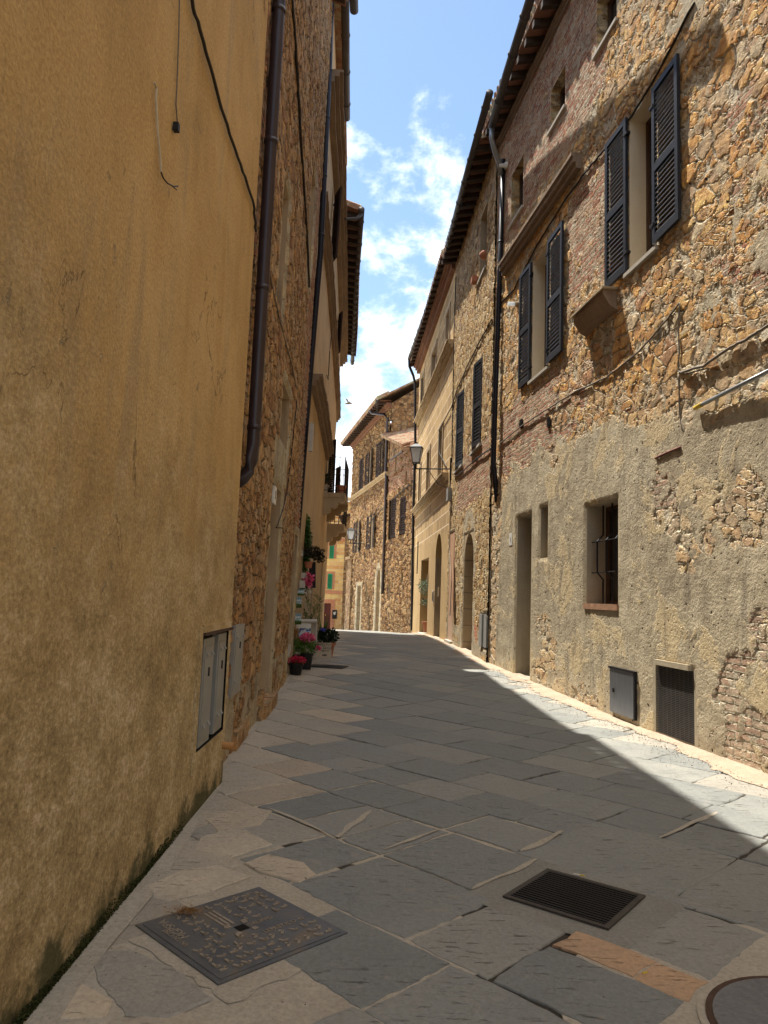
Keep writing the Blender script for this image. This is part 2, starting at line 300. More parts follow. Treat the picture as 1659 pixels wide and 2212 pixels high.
def leafmat(name, a, b, rough=.5):
    N = NT(name); at_ = N.attr('tint').outputs['Fac']
    c = N.mix(at_, a, b); N.b.inputs['Subsurface Weight'].default_value = 0
    N.done(c, rough)
    tr = N.n('ShaderNodeBsdfTranslucent'); N.L(c, tr.inputs[0]); mx = N.n('ShaderNodeMixShader'); mx.inputs[0].default_value = .25
    N.L(N.b.outputs[0], mx.inputs[1]); N.L(tr.outputs[0], mx.inputs[2]); N.L(mx.outputs[0], N.o.inputs[0]); return N.m
M_LEAF = leafmat('green_leaves', (.015, .05, .012), (.07, .17, .03))
M_LEAFD = leafmat('dark_leaves', (.008, .018, .010), (.03, .06, .02), .35)
M_LEAFY = leafmat('fresh_leaves', (.05, .13, .02), (.16, .28, .05))
M_OLIVE = leafmat('olive_leaves', (.05, .08, .04), (.25, .30, .20))
M_PINKF = leafmat('pink_petals', (.65, .05, .16), (.85, .25, .42))
M_REDF = leafmat('crimson_petals', (.50, .015, .05), (.75, .06, .15))
M_BLUEF = leafmat('blue_petals', (.08, .08, .5), (.2, .2, .7))
M_WHITF = leafmat('white_petals', (.6, .55, .45), (.8, .78, .7))
M_DRY = leafmat('dry_grass', (.22, .10, .03), (.42, .24, .09))

# ------------------------------------------------------------------ mesh helpers
class MB:
    def __init__(s): s.v = []; s.f = []; s.t = []
    def poly(s, pts, tint=0.5):
        k = len(s.v); s.v += [tuple(p) for p in pts]; s.f.append(tuple(range(k, k + len(pts)))); s.t.append(tint)
    def quad(s, a, b, c, d, tint=.5): s.poly((a, b, c, d), tint)
    def hexa(s, P, tint=.5):
        """8 corners: bottom 0-3, top 4-7"""
        k = len(s.v); s.v += [tuple(p) for p in P]
        for q in ((0, 3, 2, 1), (4, 5, 6, 7), (0, 1, 5, 4), (1, 2, 6, 5), (2, 3, 7, 6), (3, 0, 4, 7)): s.f.append(tuple(k + i for i in q)); s.t.append(tint)
    def box(s, x0, x1, y0, y1, z0, z1):
        s.hexa([(x0, y0, z0), (x1, y0, z0), (x1, y1, z0), (x0, y1, z0), (x0, y0, z1), (x1, y0, z1), (x1, y1, z1), (x0, y1, z1)])
    def obox(s, c, ax, ay, az):
        c = Vector(c); ax = Vector(ax); ay = Vector(ay); az = Vector(az)
        s.hexa([c - ax - ay - az, c + ax - ay - az, c + ax + ay - az, c - ax + ay - az, c - ax - ay + az, c + ax - ay + az, c + ax + ay + az, c - ax + ay + az])
    def tube(s, pts, r, n=8, caps=True, half=False):
        pts = [Vector(p) for p in pts]; rs = r if isinstance(r, (list, tuple)) else [r] * len(pts)
        k0 = len(s.v); up0 = Vector((0, 0, 1))
        m = n
        for i, p in enumerate(pts):
            d = (pts[min(i + 1, len(pts) - 1)] - pts[max(i - 1, 0)]).normalized()
            ref = up0 if abs(d.z) < .95 else Vector((0, 1, 0))
            a = d.cross(ref).normalized(); b = a.cross(d).normalized()
            for j in range(m):
                t = 2 * math.pi * j / m
                s.v.append(tuple(p + (a * math.cos(t) + b * math.sin(t)) * rs[i]))
        for i in range(len(pts) - 1):
            for j in range(m):
                a = k0 + i * m + j; b = k0 + i * m + (j + 1) % m; s.f.append((a, b, b + m, a + m)); s.t.append(.5)
        if caps:
            s.f.append(tuple(k0 + j for j in range(m))[::-1]); s.t.append(.5); e = k0 + (len(pts) - 1) * m
            s.f.append(tuple(e + j for j in range(m))); s.t.append(.5)
    def cyl(s, c, r, h, n=14, r2=None):
        c = Vector(c); s.tube([c, c + Vector((0, 0, h))], [r, r if r2 is None else r2], n)
    def leaf(s, c, d, w, l, tint):
        d = Vector(d).normalized(); ref = Vector((random.uniform(-1, 1), random.uniform(-1, 1), random.uniform(-1, 1)))
        a = d.cross(ref).normalized() * w; c = Vector(c)
        s.poly((c, c + d * l * .5 + a, c + d * l, c + d * l * .5 - a), tint)
    def build(s, name, mat, parent=None, smooth=False):
        me = bpy.data.meshes.new(name); off = Vector((0, 0, 0))
        if parent is not None:
            off = Vector(parent.get('_o', (0, 0, 0)))
        V = [(x - off.x, y - off.y, z - off.z) for x, y, z in s.v]
        me.from_pydata(V, [], s.f); me.materials.append(mat)
        uvl = me.uv_layers.new(name='UVMap'); nv = len(me.loops)
        arr = np.empty(nv * 2); li = 0
        W_ = s.v
        me.calc_loop_triangles() if False else None
        for p, t in zip(me.polygons, s.t):
            nx, ny, nz = p.normal
            for l in p.loop_indices:
                x, y, z = W_[me.loops[l].vertex_index]
                if abs(nz) > .75: u_, v_ = x, y
                elif abs(nx) > abs(ny): u_, v_ = y, z
                else: u_, v_ = x, z
                arr[2 * l] = u_; arr[2 * l + 1] = v_
        uvl.data.foreach_set('uv', arr)
        at_ = me.attributes.new('tint', 'FLOAT', 'FACE'); at_.data.foreach_set('value', np.array(s.t, dtype=np.float32))
        if smooth: me.polygons.foreach_set('use_smooth', [True] * len(me.polygons))
        o = bpy.data.objects.new(name, me); COL.objects.link(o)
        if parent is not None: o.parent = parent; o['_o'] = tuple(off)
        return o
def root(name, loc, label, cat, group=None):
    o = bpy.data.objects.new(name, None); COL.objects.link(o); o.location = loc; o['_o'] = tuple(loc); o.empty_display_size = .2
    o['label'] = label; o['category'] = cat
    if group: o['group'] = group
    return o
def single(mb, name, mat, label, cat, group=None, smooth=False):
    """a thing that is one mesh; its origin at its lowest middle"""
    xs = [v[0] for v in mb.v]; ys = [v[1] for v in mb.v]; zs = [v[2] for v in mb.v]
    loc = Vector(((min(xs) + max(xs)) / 2, (min(ys) + max(ys)) / 2, min(zs)))
    tmp = {'_o': tuple(loc)}
    class P(dict): pass
    mb.v = [(x - loc.x, y - loc.y, z - loc.z) for x, y, z in mb.v]
    o = mb.build(name, mat, None, smooth); o.location = loc
    o['label'] = label; o['category'] = cat
    if group: o['group'] = group
    return o
def struct(o): o['kind'] = 'structure'; return o

# ------------------------------------------------------------------ facades
class Facade:
    """a wall whose plan is a polyline x(y); side = +1 street lies to +x (left wall), -1 street lies to -x (right wall)"""
    def __init__(s, pts, side, lean=0.0): s.pts = pts; s.side = side; s.lean = lean
    def x(s, y):
        P = s.pts
        if y <= P[0][1]: (a, b) = (P[0], P[1])
        elif y >= P[-1][1]: (a, b) = (P[-2], P[-1])
        else:
            for i in range(len(P) - 1):
                if P[i][1] <= y <= P[i + 1][1]: a, b = P[i], P[i + 1]; break
        return a[0] + (b[0] - a[0]) * (y - a[1]) / (b[1] - a[1]), (b[0] - a[0]) / (b[1] - a[1])
    def p(s, y, z, off=0.0):
        x, m = s.x(y); n = Vector((s.side, -s.side * m, 0)).normalized()
        return Vector((x + s.lean * s.side * z, y, z)) + n * off
    def box(s, mb, y0, y1, z0, z1, o0, o1, seg=None):
        n = max(1, int(abs(y1 - y0) / seg)) if seg else 1
        for i in range(n):
            a = y0 + (y1 - y0) * i / n; b = y0 + (y1 - y0) * (i + 1) / n
            lo, hi = (o0, o1)
            P = [s.p(a, z0, lo), s.p(a, z0, hi), s.p(b, z0, hi), s.p(b, z0, lo), s.p(a, z1, lo), s.p(a, z1, hi), s.p(b, z1, hi), s.p(b, z1, lo)]
            if s.side < 0: P = [P[1], P[0], P[3], P[2], P[5], P[4], P[7], P[6]]
            mb.hexa(P)
    def hit(s, px, py, off=0.0):
        """the point of the facade seen at a picture position -> (y, z)"""
        d = ray(px, py); lo, hi = 0.5, 120.0
        f = lambda t: (d.x * t - (s.p(d.y * t, CAMH + d.z * t, off).x)) * s.side
        for k in range(60):
            m = (lo + hi) / 2
            if f(m) > 0: lo = m
            else: hi = m
        return d.y * lo, CAMH + d.z * lo

def wall_grid(F, name, parent, mat, y0, y1, z0, z1, step, holes, plas=None, brk=None, base=True):
    def nodes(a, b, st, cuts):
        cs = sorted(set([a, b] + [c for c in cuts if a < c < b])); out = [a]
        for c, d in zip(cs[:-1], cs[1:]):
            n = max(1, int(round((d - c) / st))); out += [c + (d - c) * (i + 1) / n for i in range(n)]
        return np.array(out)
    Y = nodes(y0, y1, step, [h[0] for h in holes] + [h[1] for h in holes]); Z = nodes(z0, z1, step, [h[2] for h in holes] + [h[3] for h in holes])
    ny, nz = len(Y), len(Z)
    xs = np.empty(ny); nxs = np.empty(ny); nys = np.empty(ny)
    for i, y in enumerate(Y): q = F.p(float(y), 0.0); xs[i] = q.x
    YY, ZZ = np.meshgrid(Y, Z, indexing='ij'); XX = xs[:, None] + F.lean * F.side * ZZ
    V = np.stack([XX, YY, ZZ], -1).reshape(-1, 3)
    cy = (Y[:-1] + Y[1:]) / 2; cz = (Z[:-1] + Z[1:]) / 2; CY, CZ = np.meshgrid(cy, cz, indexing='ij')
    keep = np.ones(CY.shape, bool)
    for h in holes: keep &= ~((CY > h[0]) & (CY < h[1]) & (CZ > h[2]) & (CZ < h[3]))
    I, J = np.nonzero(keep); a = I * nz + J; b = (I + 1) * nz + J
    q = np.stack([a, b, b + 1, a + 1], 1) if F.side < 0 else np.stack([a, a + 1, b + 1, b], 1)
    q = q[:, ::-1] if True else q
    off = Vector(parent['_o']) if parent is not None else Vector()
    V = V - np.array([off.x, off.y, off.z])
    me = bpy.data.meshes.new(name)
    me.vertices.add(len(V)); me.vertices.foreach_set('co', V.astype(np.float32).ravel())
    me.loops.add(q.size); me.loops.foreach_set('vertex_index', q.astype(np.int32).ravel())
    me.polygons.add(len(q)); me.polygons.foreach_set('loop_start', np.arange(0, q.size, 4, dtype=np.int32)); me.polygons.foreach_set('loop_total', np.full(len(q), 4, dtype=np.int32))
    me.update(calc_edges=True); me.validate()
    uvl = me.uv_layers.new(name='UVMap'); vi = q.ravel(); fl = np.stack([YY.ravel()[vi], ZZ.ravel()[vi]], 1); uvl.data.foreach_set('uv', fl.astype(np.float32).ravel())
    dd = np.full(YY.shape, 9.0)
    for h in holes:
        dx = np.maximum(np.maximum(h[0] - YY, YY - h[1]), 0); dz = np.maximum(np.maximum(h[2] - ZZ, ZZ - h[3]), 0); dd = np.minimum(dd, np.hypot(dx, dz))
    e = np.clip((dd - .005) / .07, 0.0, 1)
    for nm, fn in (('plas', plas), ('brk', brk)):
        A = me.attributes.new(nm, 'FLOAT', 'POINT'); A.data.foreach_set('value', (fn(YY, ZZ, dd) if fn else np.zeros(YY.shape)).astype(np.float32).ravel())
    A = me.attributes.new('edge', 'FLOAT', 'POINT'); A.data.foreach_set('value', e.astype(np.float32).ravel())
    me.polygons.foreach_set('use_smooth', [True] * len(me.polygons)); me.materials.append(mat)
    o = bpy.data.objects.new(name, me); COL.objects.link(o)
    if parent is not None: o.parent = parent; o['_o'] = tuple(off)
    return o
def box_region(Y, Z, y0, y1, z0, z1, soft=.15):
    d = np.maximum(np.maximum(y0 - Y, Y - y1), np.maximum(z0 - Z, Z - z1)); return np.clip(.5 - d / soft, 0, 1)

def reveal(F, y0, y1, z0, z1, d, mat, parent, name='reveal', backm=None, setf=.0):
    m = MB(); o = setf
    c = [F.p(y0, z0, o), F.p(y1, z0, o), F.p(y1, z1, o), F.p(y0, z1, o)]; e = [F.p(y0, z0, -d), F.p(y1, z0, -d), F.p(y1, z1, -d), F.p(y0, z1, -d)]
    for i in range(4): j = (i + 1) % 4; m.quad(c[i], c[j], e[j], e[i])
    return m.build(name, mat, parent)
def arch_fill(F, y0, y1, zs, zt, o, d, mat, parent, name='arch_head', ang=False):
    """fills the corners above an arched opening (rect top zt, springing zs)"""
    m = MB(); yc = (y0 + y1) / 2; r = (y1 - y0) / 2; n = 14; prev = None
    for i in range(n + 1):
        t = math.pi * i / n; y = yc - r * math.cos(t); z = zs + (zt - zs) * math.sin(t)
        if prev:
            (ya, za) = prev
            m.quad(F.p(ya, za, o), F.p(y, z, o), F.p(y, zt + .002, o), F.p(ya, zt + .002, o)); m.quad(F.p(ya, za, o), F.p(y, z, o), F.p(y, z, -d), F.p(ya, za, -d))
        prev = (y, z)
    return m.build(name, mat, parent)
def window(F, parent, y0, y1, z0, z1, d=.25, rmat=None, frame=M_WOOD, sill=None, name='window', label=None, bars=1):
    m = MB(); F.box(m, y0, y1, z0, z1, -d - .05, -d)
    w = m.build(name, M_GLASS, parent)
    if label: w['label'] = label
    m = MB(); t = .05
    F.box(m, y0, y0 + t, z0, z1, -d, -d + .04); F.box(m, y1 - t, y1, z0, z1, -d, -d + .04); F.box(m, y0 + t, y1 - t, z1 - t, z1, -d, -d + .04); F.box(m, y0 + t, y1 - t, z0, z0 + t, -d, -d + .04)
    if bars: F.box(m, (y0 + y1) / 2 - .03, (y0 + y1) / 2 + .03, z0 + t, z1 - t, -d, -d + .045)
    m.build('window_frame', frame, w)
    reveal(F, y0, y1, z0, z1, d, rmat or M_REND, w)
    if sill:
        m = MB(); F.box(m, y0 - .07, y1 + .07, z0 - .05, z0 + .003, -d * .9, sill); m.build('sill', M_SILL, w)
    return w
def shutter(F, parent, ya, yb, z0, z1, oa, ob, mat, nsl=22, open_=False):
    """a louvred leaf from (ya, off oa) to (yb, off ob)"""
    m = MB(); P = lambda y, z, o: F.p(y, z, o)
    A = P(ya, 0, oa); B = P(yb, 0, ob); u = (B - A); L_ = u.length; u.normalize(); n = Vector((u.y, -u.x, 0)) * (1 if F.side > 0 else -1)
    if n.x * F.side < 0: n = -n
    base = Vector((A.x, A.y, 0)); lean = Vector((F.lean * F.side, 0, 0)); st = .07; th = .02
    def bx(a, b, za, zb, t0=-th, t1=th):
        m.hexa([base + lean * z_ + u * s_ + n * t_ + Vector((0, 0, z_)) for z_ in (za, zb) for s_, t_ in ((a, t0), (b, t0), (b, t1), (a, t1))])
    bx(0, st, z0, z1); bx(L_ - st, L_, z0, z1); bx(st, L_ - st, z0, z0 + .10); bx(st, L_ - st, z1 - .08, z1); zm = z0 + (z1 - z0) * .47; bx(st, L_ - st, zm - .05, zm + .05)
    for (a, b) in ((z0 + .10, zm - .05), (zm + .05, z1 - .08)):
        k = max(4, int(nsl * (b - a) / (z1 - z0)))
        for i in range(k):
            z = a + (b - a) * (i + .5) / k; hh = (b - a) / k
            m.hexa([base + lean * z + u * s_ + n * (t_ ) + Vector((0, 0, z + dz)) for dz_ in (0, .009) for s_, t_, dz in ((st, -.014, hh * .38 + dz_), (L_ - st, -.014, hh * .38 + dz_), (L_ - st, .014, -hh * .38 + dz_), (st, .014, -hh * .38 + dz_))])
    o = m.build('shutter', mat, parent)
    # hinges
    for z in (z0 + .25, z1 - .25): h = MB(); h.obox(base + lean * z + Vector((0, 0, z)) + n * .0, u * .05, n * .03, Vector((0, 0, .02))); h.build('hinge', M_IRON, o)
    return o
def door(F, parent, y0, y1, z0, z1, d=.35, mat=M_WOOD, rmat=M_REND, label=None, step=True):
    m = MB(); F.box(m, y0, y1, z0, z1, -d - .06, -d)
    k = max(2, int((z1 - z0) / .8))
    for i in range(k):
        a = z0 + .12 + (z1 - z0 - .2) * i / k; b = z0 + .05 + (z1 - z0 - .2) * (i + 1) / k
        F.box(m, y0 + .1, (y0 + y1) / 2 - .04, a, b, -d, -d + .02); F.box(m, (y0 + y1) / 2 + .04, y1 - .1, a, b, -d, -d + .02)
    o = m.build('door', mat, parent)
    if label: o['label'] = label
    reveal(F, y0, y1, z0, z1, d, rmat, o)
    hm = MB(); F.box(hm, y0 + (y1 - y0) * .42, y0 + (y1 - y0) * .46, z0 + 1.0, z0 + 1.15, -d + .02, -d + .05); hm.build('handle', M_IRON, o)
    if step:
        m = MB(); F.box(m, y0 - .05, y1 + .05, z0 - .3, z0 + .004, -d, .10); m.build('step', M_SILL, o)
    return o
def body(F, parent, y0, y1, z0, z1, depth, mat, topm=M_TILE, rise=1.2, ends=True):
    """the rest of the house behind its street front, with a pitched roof"""
    m = MB(); a = [F.p(y0, z, -.02) for z in (z0, z1)]; b = [F.p(y1, z, -.02) for z in (z0, z1)]
    sd = Vector((-F.side * depth, 0, 0)); a2 = [q + sd for q in a]; b2 = [q + sd for q in b]
    m.quad(a[0], a[1], a2[1], a2[0]); m.quad(b[0], b2[0], b2[1], b[1]); m.quad(a2[0], a2[1], b2[1], b2[0])
    r = Vector((0, 0, rise)); m.poly((a[1], a[1] + sd * .5 + r, a2[1])); m.poly((b[1], b[1] + sd * .5 + r, b2[1]))
    o = m.build('side_wall', mat, parent)
    return o
def roof(F, parent, y0, y1, z, depth, over, rise=1.2, slope=.28, th=.1, name='roof', yseg=.0):
    m = MB(); n = max(1, int((y1 - y0) / 3))
    for i in range(n):
        a = y0 + (y1 - y0) * i / n; b = y0 + (y1 - y0) * (i + 1) / n
        P = []
        for dz in (0, th):
            for y, o in ((a, over), (b, over), (b, -depth / 2), (a, -depth / 2)):
                P.append(F.p(y, z, o) + Vector((0, 0, dz + (rise if o < 0 else -slope * over))))
        m.hexa(P)
        P = []
        for dz in (0, th):
            for y, o in ((a, -depth / 2), (b, -depth / 2), (b, -depth), (a, -depth)):
                P.append(F.p(y, z, o) + Vector((0, 0, dz + (rise if o > -depth * .6 else 0))))
        m.hexa(P)
    r = m.build(name, M_TILE, parent)
    # curved tiles along the eave edge
    t = MB(); k = int((y1 - y0) / .2)
    for i in range(k):
        y = y0 + (i + .5) * (y1 - y0) / k; a = F.p(y, z, over + .03) + Vector((0, 0, th - slope * over + .02)); b = F.p(y, z, over - .6) + Vector((0, 0, th - slope * over + .6 * (rise + slope * over) / (depth / 2 + over) + .03))
        t.tube([a, b], .085, 7)
    t.build('eave_tiles', M_TILE, r); return r
def rafters(F, parent, y0, y1, z, o0, o1, pitch=.42, w=.10, h=.11, drop=.1, tile=True):
    k = int((y1 - y0) / pitch); r = None
    for i in range(k):
        y = y0 + (i + .5) * (y1 - y0) / k
        if y < 3.5: continue
        m = MB(); P = []
        for dz in (-h, 0):
            for yy, o in ((y - w / 2, o0), (y + w / 2, o0), (y + w / 2, o1), (y - w / 2, o1)):
                P.append(F.p(yy, z, o) + Vector((0, 0, dz - drop * (o - o0) / (o1 - o0))))
        m.hexa(P); r = m.build('rafter', M_RAFT, parent)
    if tile:
        t = MB(); n = max(1, int((y1 - y0) / 2))
        for i in range(n):
            a = y0 + (y1 - y0) * i / n; b = y0 + (y1 - y0) * (i + 1) / n
            t.quad(F.p(a, z + .005, o0), F.p(b, z + .005, o0), F.p(b, z + .005 - drop, o1), F.p(a, z + .005 - drop, o1))
        t.build('soffit', M_TILEU, parent)
    return r
def gutter(pts, parent, r=.075, mat=None, brackets=True):
    pts = [Vector(p) for p in pts]; m = MB(); m.tube(pts, r, 12)
    if brackets:
        for a, b in zip(pts[:-1], pts[1:]):
            L_ = (b - a).length; k = max(1, int(L_ / .9))
            for i in range(k):
                c = a + (b - a) * (i + .5) / k; d = (b - a).normalized(); m.tube([c - d * .012, c + d * .012], r * 1.18, 12); m.obox(c + Vector((0, 0, r * 1.1)), d * .012, d.cross(Vector((0, 0, 1))).normalized() * .03, Vector((0, 0, .03)))
    o = m.build('gutter', mat or M_GUTTER, parent, True); return o
def pipe(parent, pts, r, mat, name='downpipe', rings=(), ringm=None):
    m = MB(); m.tube(pts, r, 14); o = m.build(name, mat, parent, True)
    if rings:
        for p, q in rings: k = MB(); k.tube([p, q], r * 1.12, 14); k.build('pipe_clamp', ringm or mat, o, True)
    return o
def cable(pts, r, mat, name, label, cat='cable', group=None, sag=0.0, sub=6, jit=.0):
    pts = [Vector(p) for p in pts]; out = []
    for a, b in zip(pts[:-1], pts[1:]):
        for i in range(sub):
            t = i / sub; q = a.lerp(b, t); q.z -= sag * 4 * t * (1 - t); q += Vector((random.uniform(-jit, jit), random.uniform(-jit, jit), random.uniform(-jit, jit))); out.append(q)
    out.append(pts[-1]); m = MB(); m.tube(out, r, 6)
    return single(m, name, mat, label, cat, group, True)
random.seed(4)

# facades
F_L1 = Facade([(-1.13, -6), (-1.155, 0), (-1.195, 6.0)], 1)
F_L2 = Facade([(-1.31, 5.8), (-1.41, 8.4), (-1.50, 11.4), (-1.56, 13.3)], 1, .013)
F_L3 = Facade([(-1.66, 13.3), (-1.72, 14.4), (-1.78, 17), (-1.98, 22), (-2.25, 28.5), (-2.42, 31.6)], 1, .022)
F_R1 = Facade([(4.43 + .78, -6), (2.357, 15.95)], -1)
F_R2 = Facade([(2.313, 15.95), (1.995, 22.3)], -1)
F_R3 = Facade([(1.995, 22.3), (1.435, 33.6)], -1)
F_H5 = Facade([(1.42, 33.9), (.202, 39.7)], -1)
F_H4 = Facade([(.202, 39.7), (-2.324, 51.7)], -1)

# ------------------------------------------------------------------ left 1: yellow rendered house
H = root('yellow_house', (-1.2, 3, 0), 'yellow ochre rendered house with stained bare wall filling the left side', 'house')
wall_grid(F_L1, 'wall', H, M_YEL, -6, 6.0, -.3, 11.2, .25, [(5.02, 5.91, .42, 1.19)])
m = MB()
m.box(-8, -1.1955, 5.995, 6.0, -.3, 11.2); m.build('end_wall', M_YEL, H)
body(F_L1, H, -6, 5.99, -.3, 11.2, 7, M_YEL); roof(F_L1, H, -6, 6.0, 11.2, 7, .55)
rafters(F_L1, H, -6, 6, 11.15, 0, .5)
# raised mortar band round the cabinet recess
m = MB(); F_L1.box(m, 4.90, 4.99, .30, 1.25, -.02, .012); F_L1.box(m, 4.99, 5.95, 1.21, 1.26, -.02, .016)
m.build('recess_edge', M_YEL, H)
m = MB(); F_L1.box(m, 5.0, 5.95, 1.19, 1.21, -.12, .03); m.build('lintel', M_RUST, H)
m = MB()
c = [F_L1.p(y, z, 0) for y, z in ((5.02, .42), (5.91, .42), (5.91, 1.19), (5.02, 1.19))]; e = [F_L1.p(y, z, -.14) for y, z in ((5.02, .42), (5.91, .42), (5.91, 1.19), (5.02, 1.19))]
for i in range(4): m.quad(c[i], c[(i + 1) % 4], e[(i + 1) % 4], e[i])
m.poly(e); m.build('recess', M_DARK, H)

def cabinet(F, y0, y1, z0, z1, o0, o1, label, tabs=True, name='meter_cabinet', skew=0.0):
    R = root(name, F.p((y0 + y1) / 2, z0, 0), label, 'meter cabinet', 'grey meter cabinets along the left walls')
    m = MB(); F.box(m, y0, y1, z0, z1, o0, o1); m.build('cabinet_door', M_CAB, R)
    m = MB(); b = .035
    F.box(m, y0 + b, y1 - b, z0 + b * 1.6, z1 - b * 1.6, o1, o1 + .006); m.build('raised_panel', M_CAB, R)
    for (yy, zz) in ((y0 + .09, z1 - .12), (y1 - .09, z1 - .12), (y0 + .09, z0 + .12), (y1 - .09, z0 + .12)):
        m = MB(); P = [F.p(yy - .02, zz + .03, o1 + .006), F.p(yy + .02, zz + .03, o1 + .006), F.p(yy + .02, zz, o1 + .006), F.p(yy - .02, zz, o1 + .006)]; q = [F.p(yy - .02, zz, o1 + .024), F.p(yy + .02, zz, o1 + .024)]
        m.quad(P[0], P[1], q[1], q[0]); m.quad(P[3], P[2], q[1], q[0]); m.poly((P[0], q[0], P[3])); m.poly((P[1], P[2], q[1])); m.build('vent_louvre', M_CAB, R)
    m = MB(); F.box(m, (y0 + y1) / 2 - .012, (y0 + y1) / 2 + .012, (z0 + z1) / 2 + .10, (z0 + z1) / 2 + .16, o1 + .006, o1 + .014); m.build('lock', M_IRON, R)
    return R
cabinet(F_L1, 5.13, 5.46, .43, 1.16, -.06, -.012, 'nearest tall grey steel meter cabinet set into the yellow wall')
cabinet(F_L1, 5.59, 5.89, .44, 1.17, -.06, -.012, 'middle grey steel meter cabinet beside the house corner, its face streaked brown')
cabinet(F_L2, 6.62, 7.15, .56, 1.19, -.01, .05, 'farther narrow grey meter cabinet on the rough stone wall')
m = MB(); m.tube([F_L1.p(5.93, .30, -.05), F_L1.p(5.93, .29, .09)], .03, 12); single(m, 'pipe_stub', simple('faded_orange_plastic', (.42, .21, .07), .6), 'short orange plastic pipe stub sticking out below the meter cabinets', 'pipe')

# wires on the yellow wall
def onw(F, l, off): return [F.p(*F.hit(px, py, off), off) for px, py in l]
cable(onw(F_L1, [(405, -30), (430, 60), (455, 150), (490, 270), (525, 370), (548, 440), (553, 500)], .02), .011, M_CABLE, 'cable', 'black twisted cable running diagonally across the yellow wall', jit=.004)
m = MB(); m.tube(onw(F_L1, [(334, 178), (338, 190), (337, 210), (338, 240), (341, 290), (345, 330), (348, 372)], .015), .006, 6)
o = single(m, 'loose_wire', M_CABW, 'pale loose wire end hanging out of a hole in the yellow wall', 'wire')
m = MB(); m.tube(onw(F_L1, [(348, 372), (353, 385), (362, 396), (375, 403), (384, 402)], .03), .004, 5); m.tube(onw(F_L1, [(362, 396), (372, 402), (382, 410)], .03), .003, 5)
o2 = MB(); m_off = o.location
o2.v = [(x, y, z) for x, y, z in m.v]; o2.f = m.f; o2.t = m.t; o['_o'] = tuple(o.location); o2.build('bare_end', M_CABLE, o)
m = MB(); m.tube(onw(F_L1, [(388, -20), (386, 80), (382, 190), (380, 225), (383, 262)], .012), .004, 6)
o = single(m, 'hanging_wire', M_CABG, 'thin grey wire hanging straight down to a black clip on the yellow wall', 'wire')
o['_o'] = tuple(o.location); m = MB(); q = onw(F_L1, [(381, 275)], .02)[0]; m.obox(q, (.014, 0, 0), (0, .016, 0), (0, 0, .022)); m.build('clip', M_IRON, o)
# moss at the foot of the wall
m = MB()
for i in range(5200):
    y = random.choice([random.gauss(3.0, .32), random.gauss(4.1, .25), random.gauss(2.6, .3), random.uniform(2.2, 4.8)]); hgt = max(.015, .085 * float(vnoise(np.array(y * 3.0), np.array(1.0), 3)) + .01); z = random.random() ** 1.6 * hgt
    c = F_L1.p(y, z, .003); m.leaf(c, (random.uniform(.1, .8), random.uniform(-1, 1), random.uniform(-.3, 1)), .0035, random.uniform(.006, .014), random.random())
single(m, 'moss', leafmat('moss', (.018, .022, .008), (.07, .08, .022), .95), 'dark green moss growing along the foot of the yellow wall', 'moss')['kind'] = 'stuff'

# ------------------------------------------------------------------ left 2: stone house with brown downpipe
H = root('stone_house', (-1.45, 10, 0), 'shaded rough stone house with blocked niches behind the thick brown downpipe', 'house')
def nh(px0, py0, px1, py1):
    a = F_L2.hit(px0, py0); b = F_L2.hit(px1, py1); return a, b
holesL2 = [(8.95, 10.05, .15, 2.85, .22), (9.3, 10.35, 3.5, 4.25, .14), (12.3, 13.1, .1, 2.5, .2), (8.1, 8.75, 4.9, 6.4, .1), (11.3, 12.2, 6.6, 8.6, .15)]
plL2 = lambda Y, Z, D: np.clip(.28 + .25 * (Z < .6) - .1 * (Z > 4) + .9 * box_region(Y, Z, 8.8, 10.3, 3.0, 3.4, .1) + .35 * (D < .12), 0, 1)
brL2 = lambda Y, Z, D: np.clip(.30 + box_region(Y, Z, 12.1, 14.4, 2.5, 9, .3) * .5 + box_region(Y, Z, 6, 6.5, .8, 9, .2) * .3, 0, 1)
wall_grid(F_L2, 'wall', H, M_L2, 5.8, 13.3, -.3, 12.8, .03, [h[:4] for h in holesL2], plL2, brL2)
for (a, b, z0, z1, d) in holesL2:
    m = MB(); F_L2.box(m, a, b, z0, z1, -d - .05, -d); n_ = m.build('niche', M_L2 if z0 > .2 else M_REND, H); reveal(F_L2, a, b, z0, z1, d, M_TRIM, n_)
body(F_L2, H, 6.0, 13.3, -.3, 12.8, 7, M_L2); roof(F_L2, H, 6.02, 13.2, 13.0, 7, .28); rafters(F_L2, H, 6, 13.1, 12.95, 0, .27)
e = gnd(765, 24, 13.0); gutter([F_L2.p(6.1, 13.0, .26), e], H, .085)
# big brown downpipe
pa, pb = at(603, 0, 6.35), at(547, 960, 6.35); pts = [pa + (pa - pb), pa, pb, pb + Vector((-.005, 0, -.14)), pb + Vector((-.03, -.01, -.24)), pb + Vector((-.075, -.02, -.31)), pb + Vector((-.13, -.02, -.35))]
rg = [(pb.lerp(pa, t), pb.lerp(pa, t + .010)) for t in (.03, .33, .66, .97)]
pipe(H, pts, .058, M_BRPIPE, rings=rg)
for q_ in ((7.1, 7.9, .18, .06), (8.75, 8.89, .35, .09), (8.9, 10.15, .16, .12)): m = MB(); F_L2.box(m, q_[0], q_[1], -.1, q_[2], -.1, q_[3]); m.build('footing_stone', M_L2, H)
m = MB(); m.tube([F_L2.p(7.0, 1.1, .03), F_L2.p(7.02, 2.9, .03)], .0, 4) if False else None
for (px, py) in ((975 / 1.0, 0),): pass
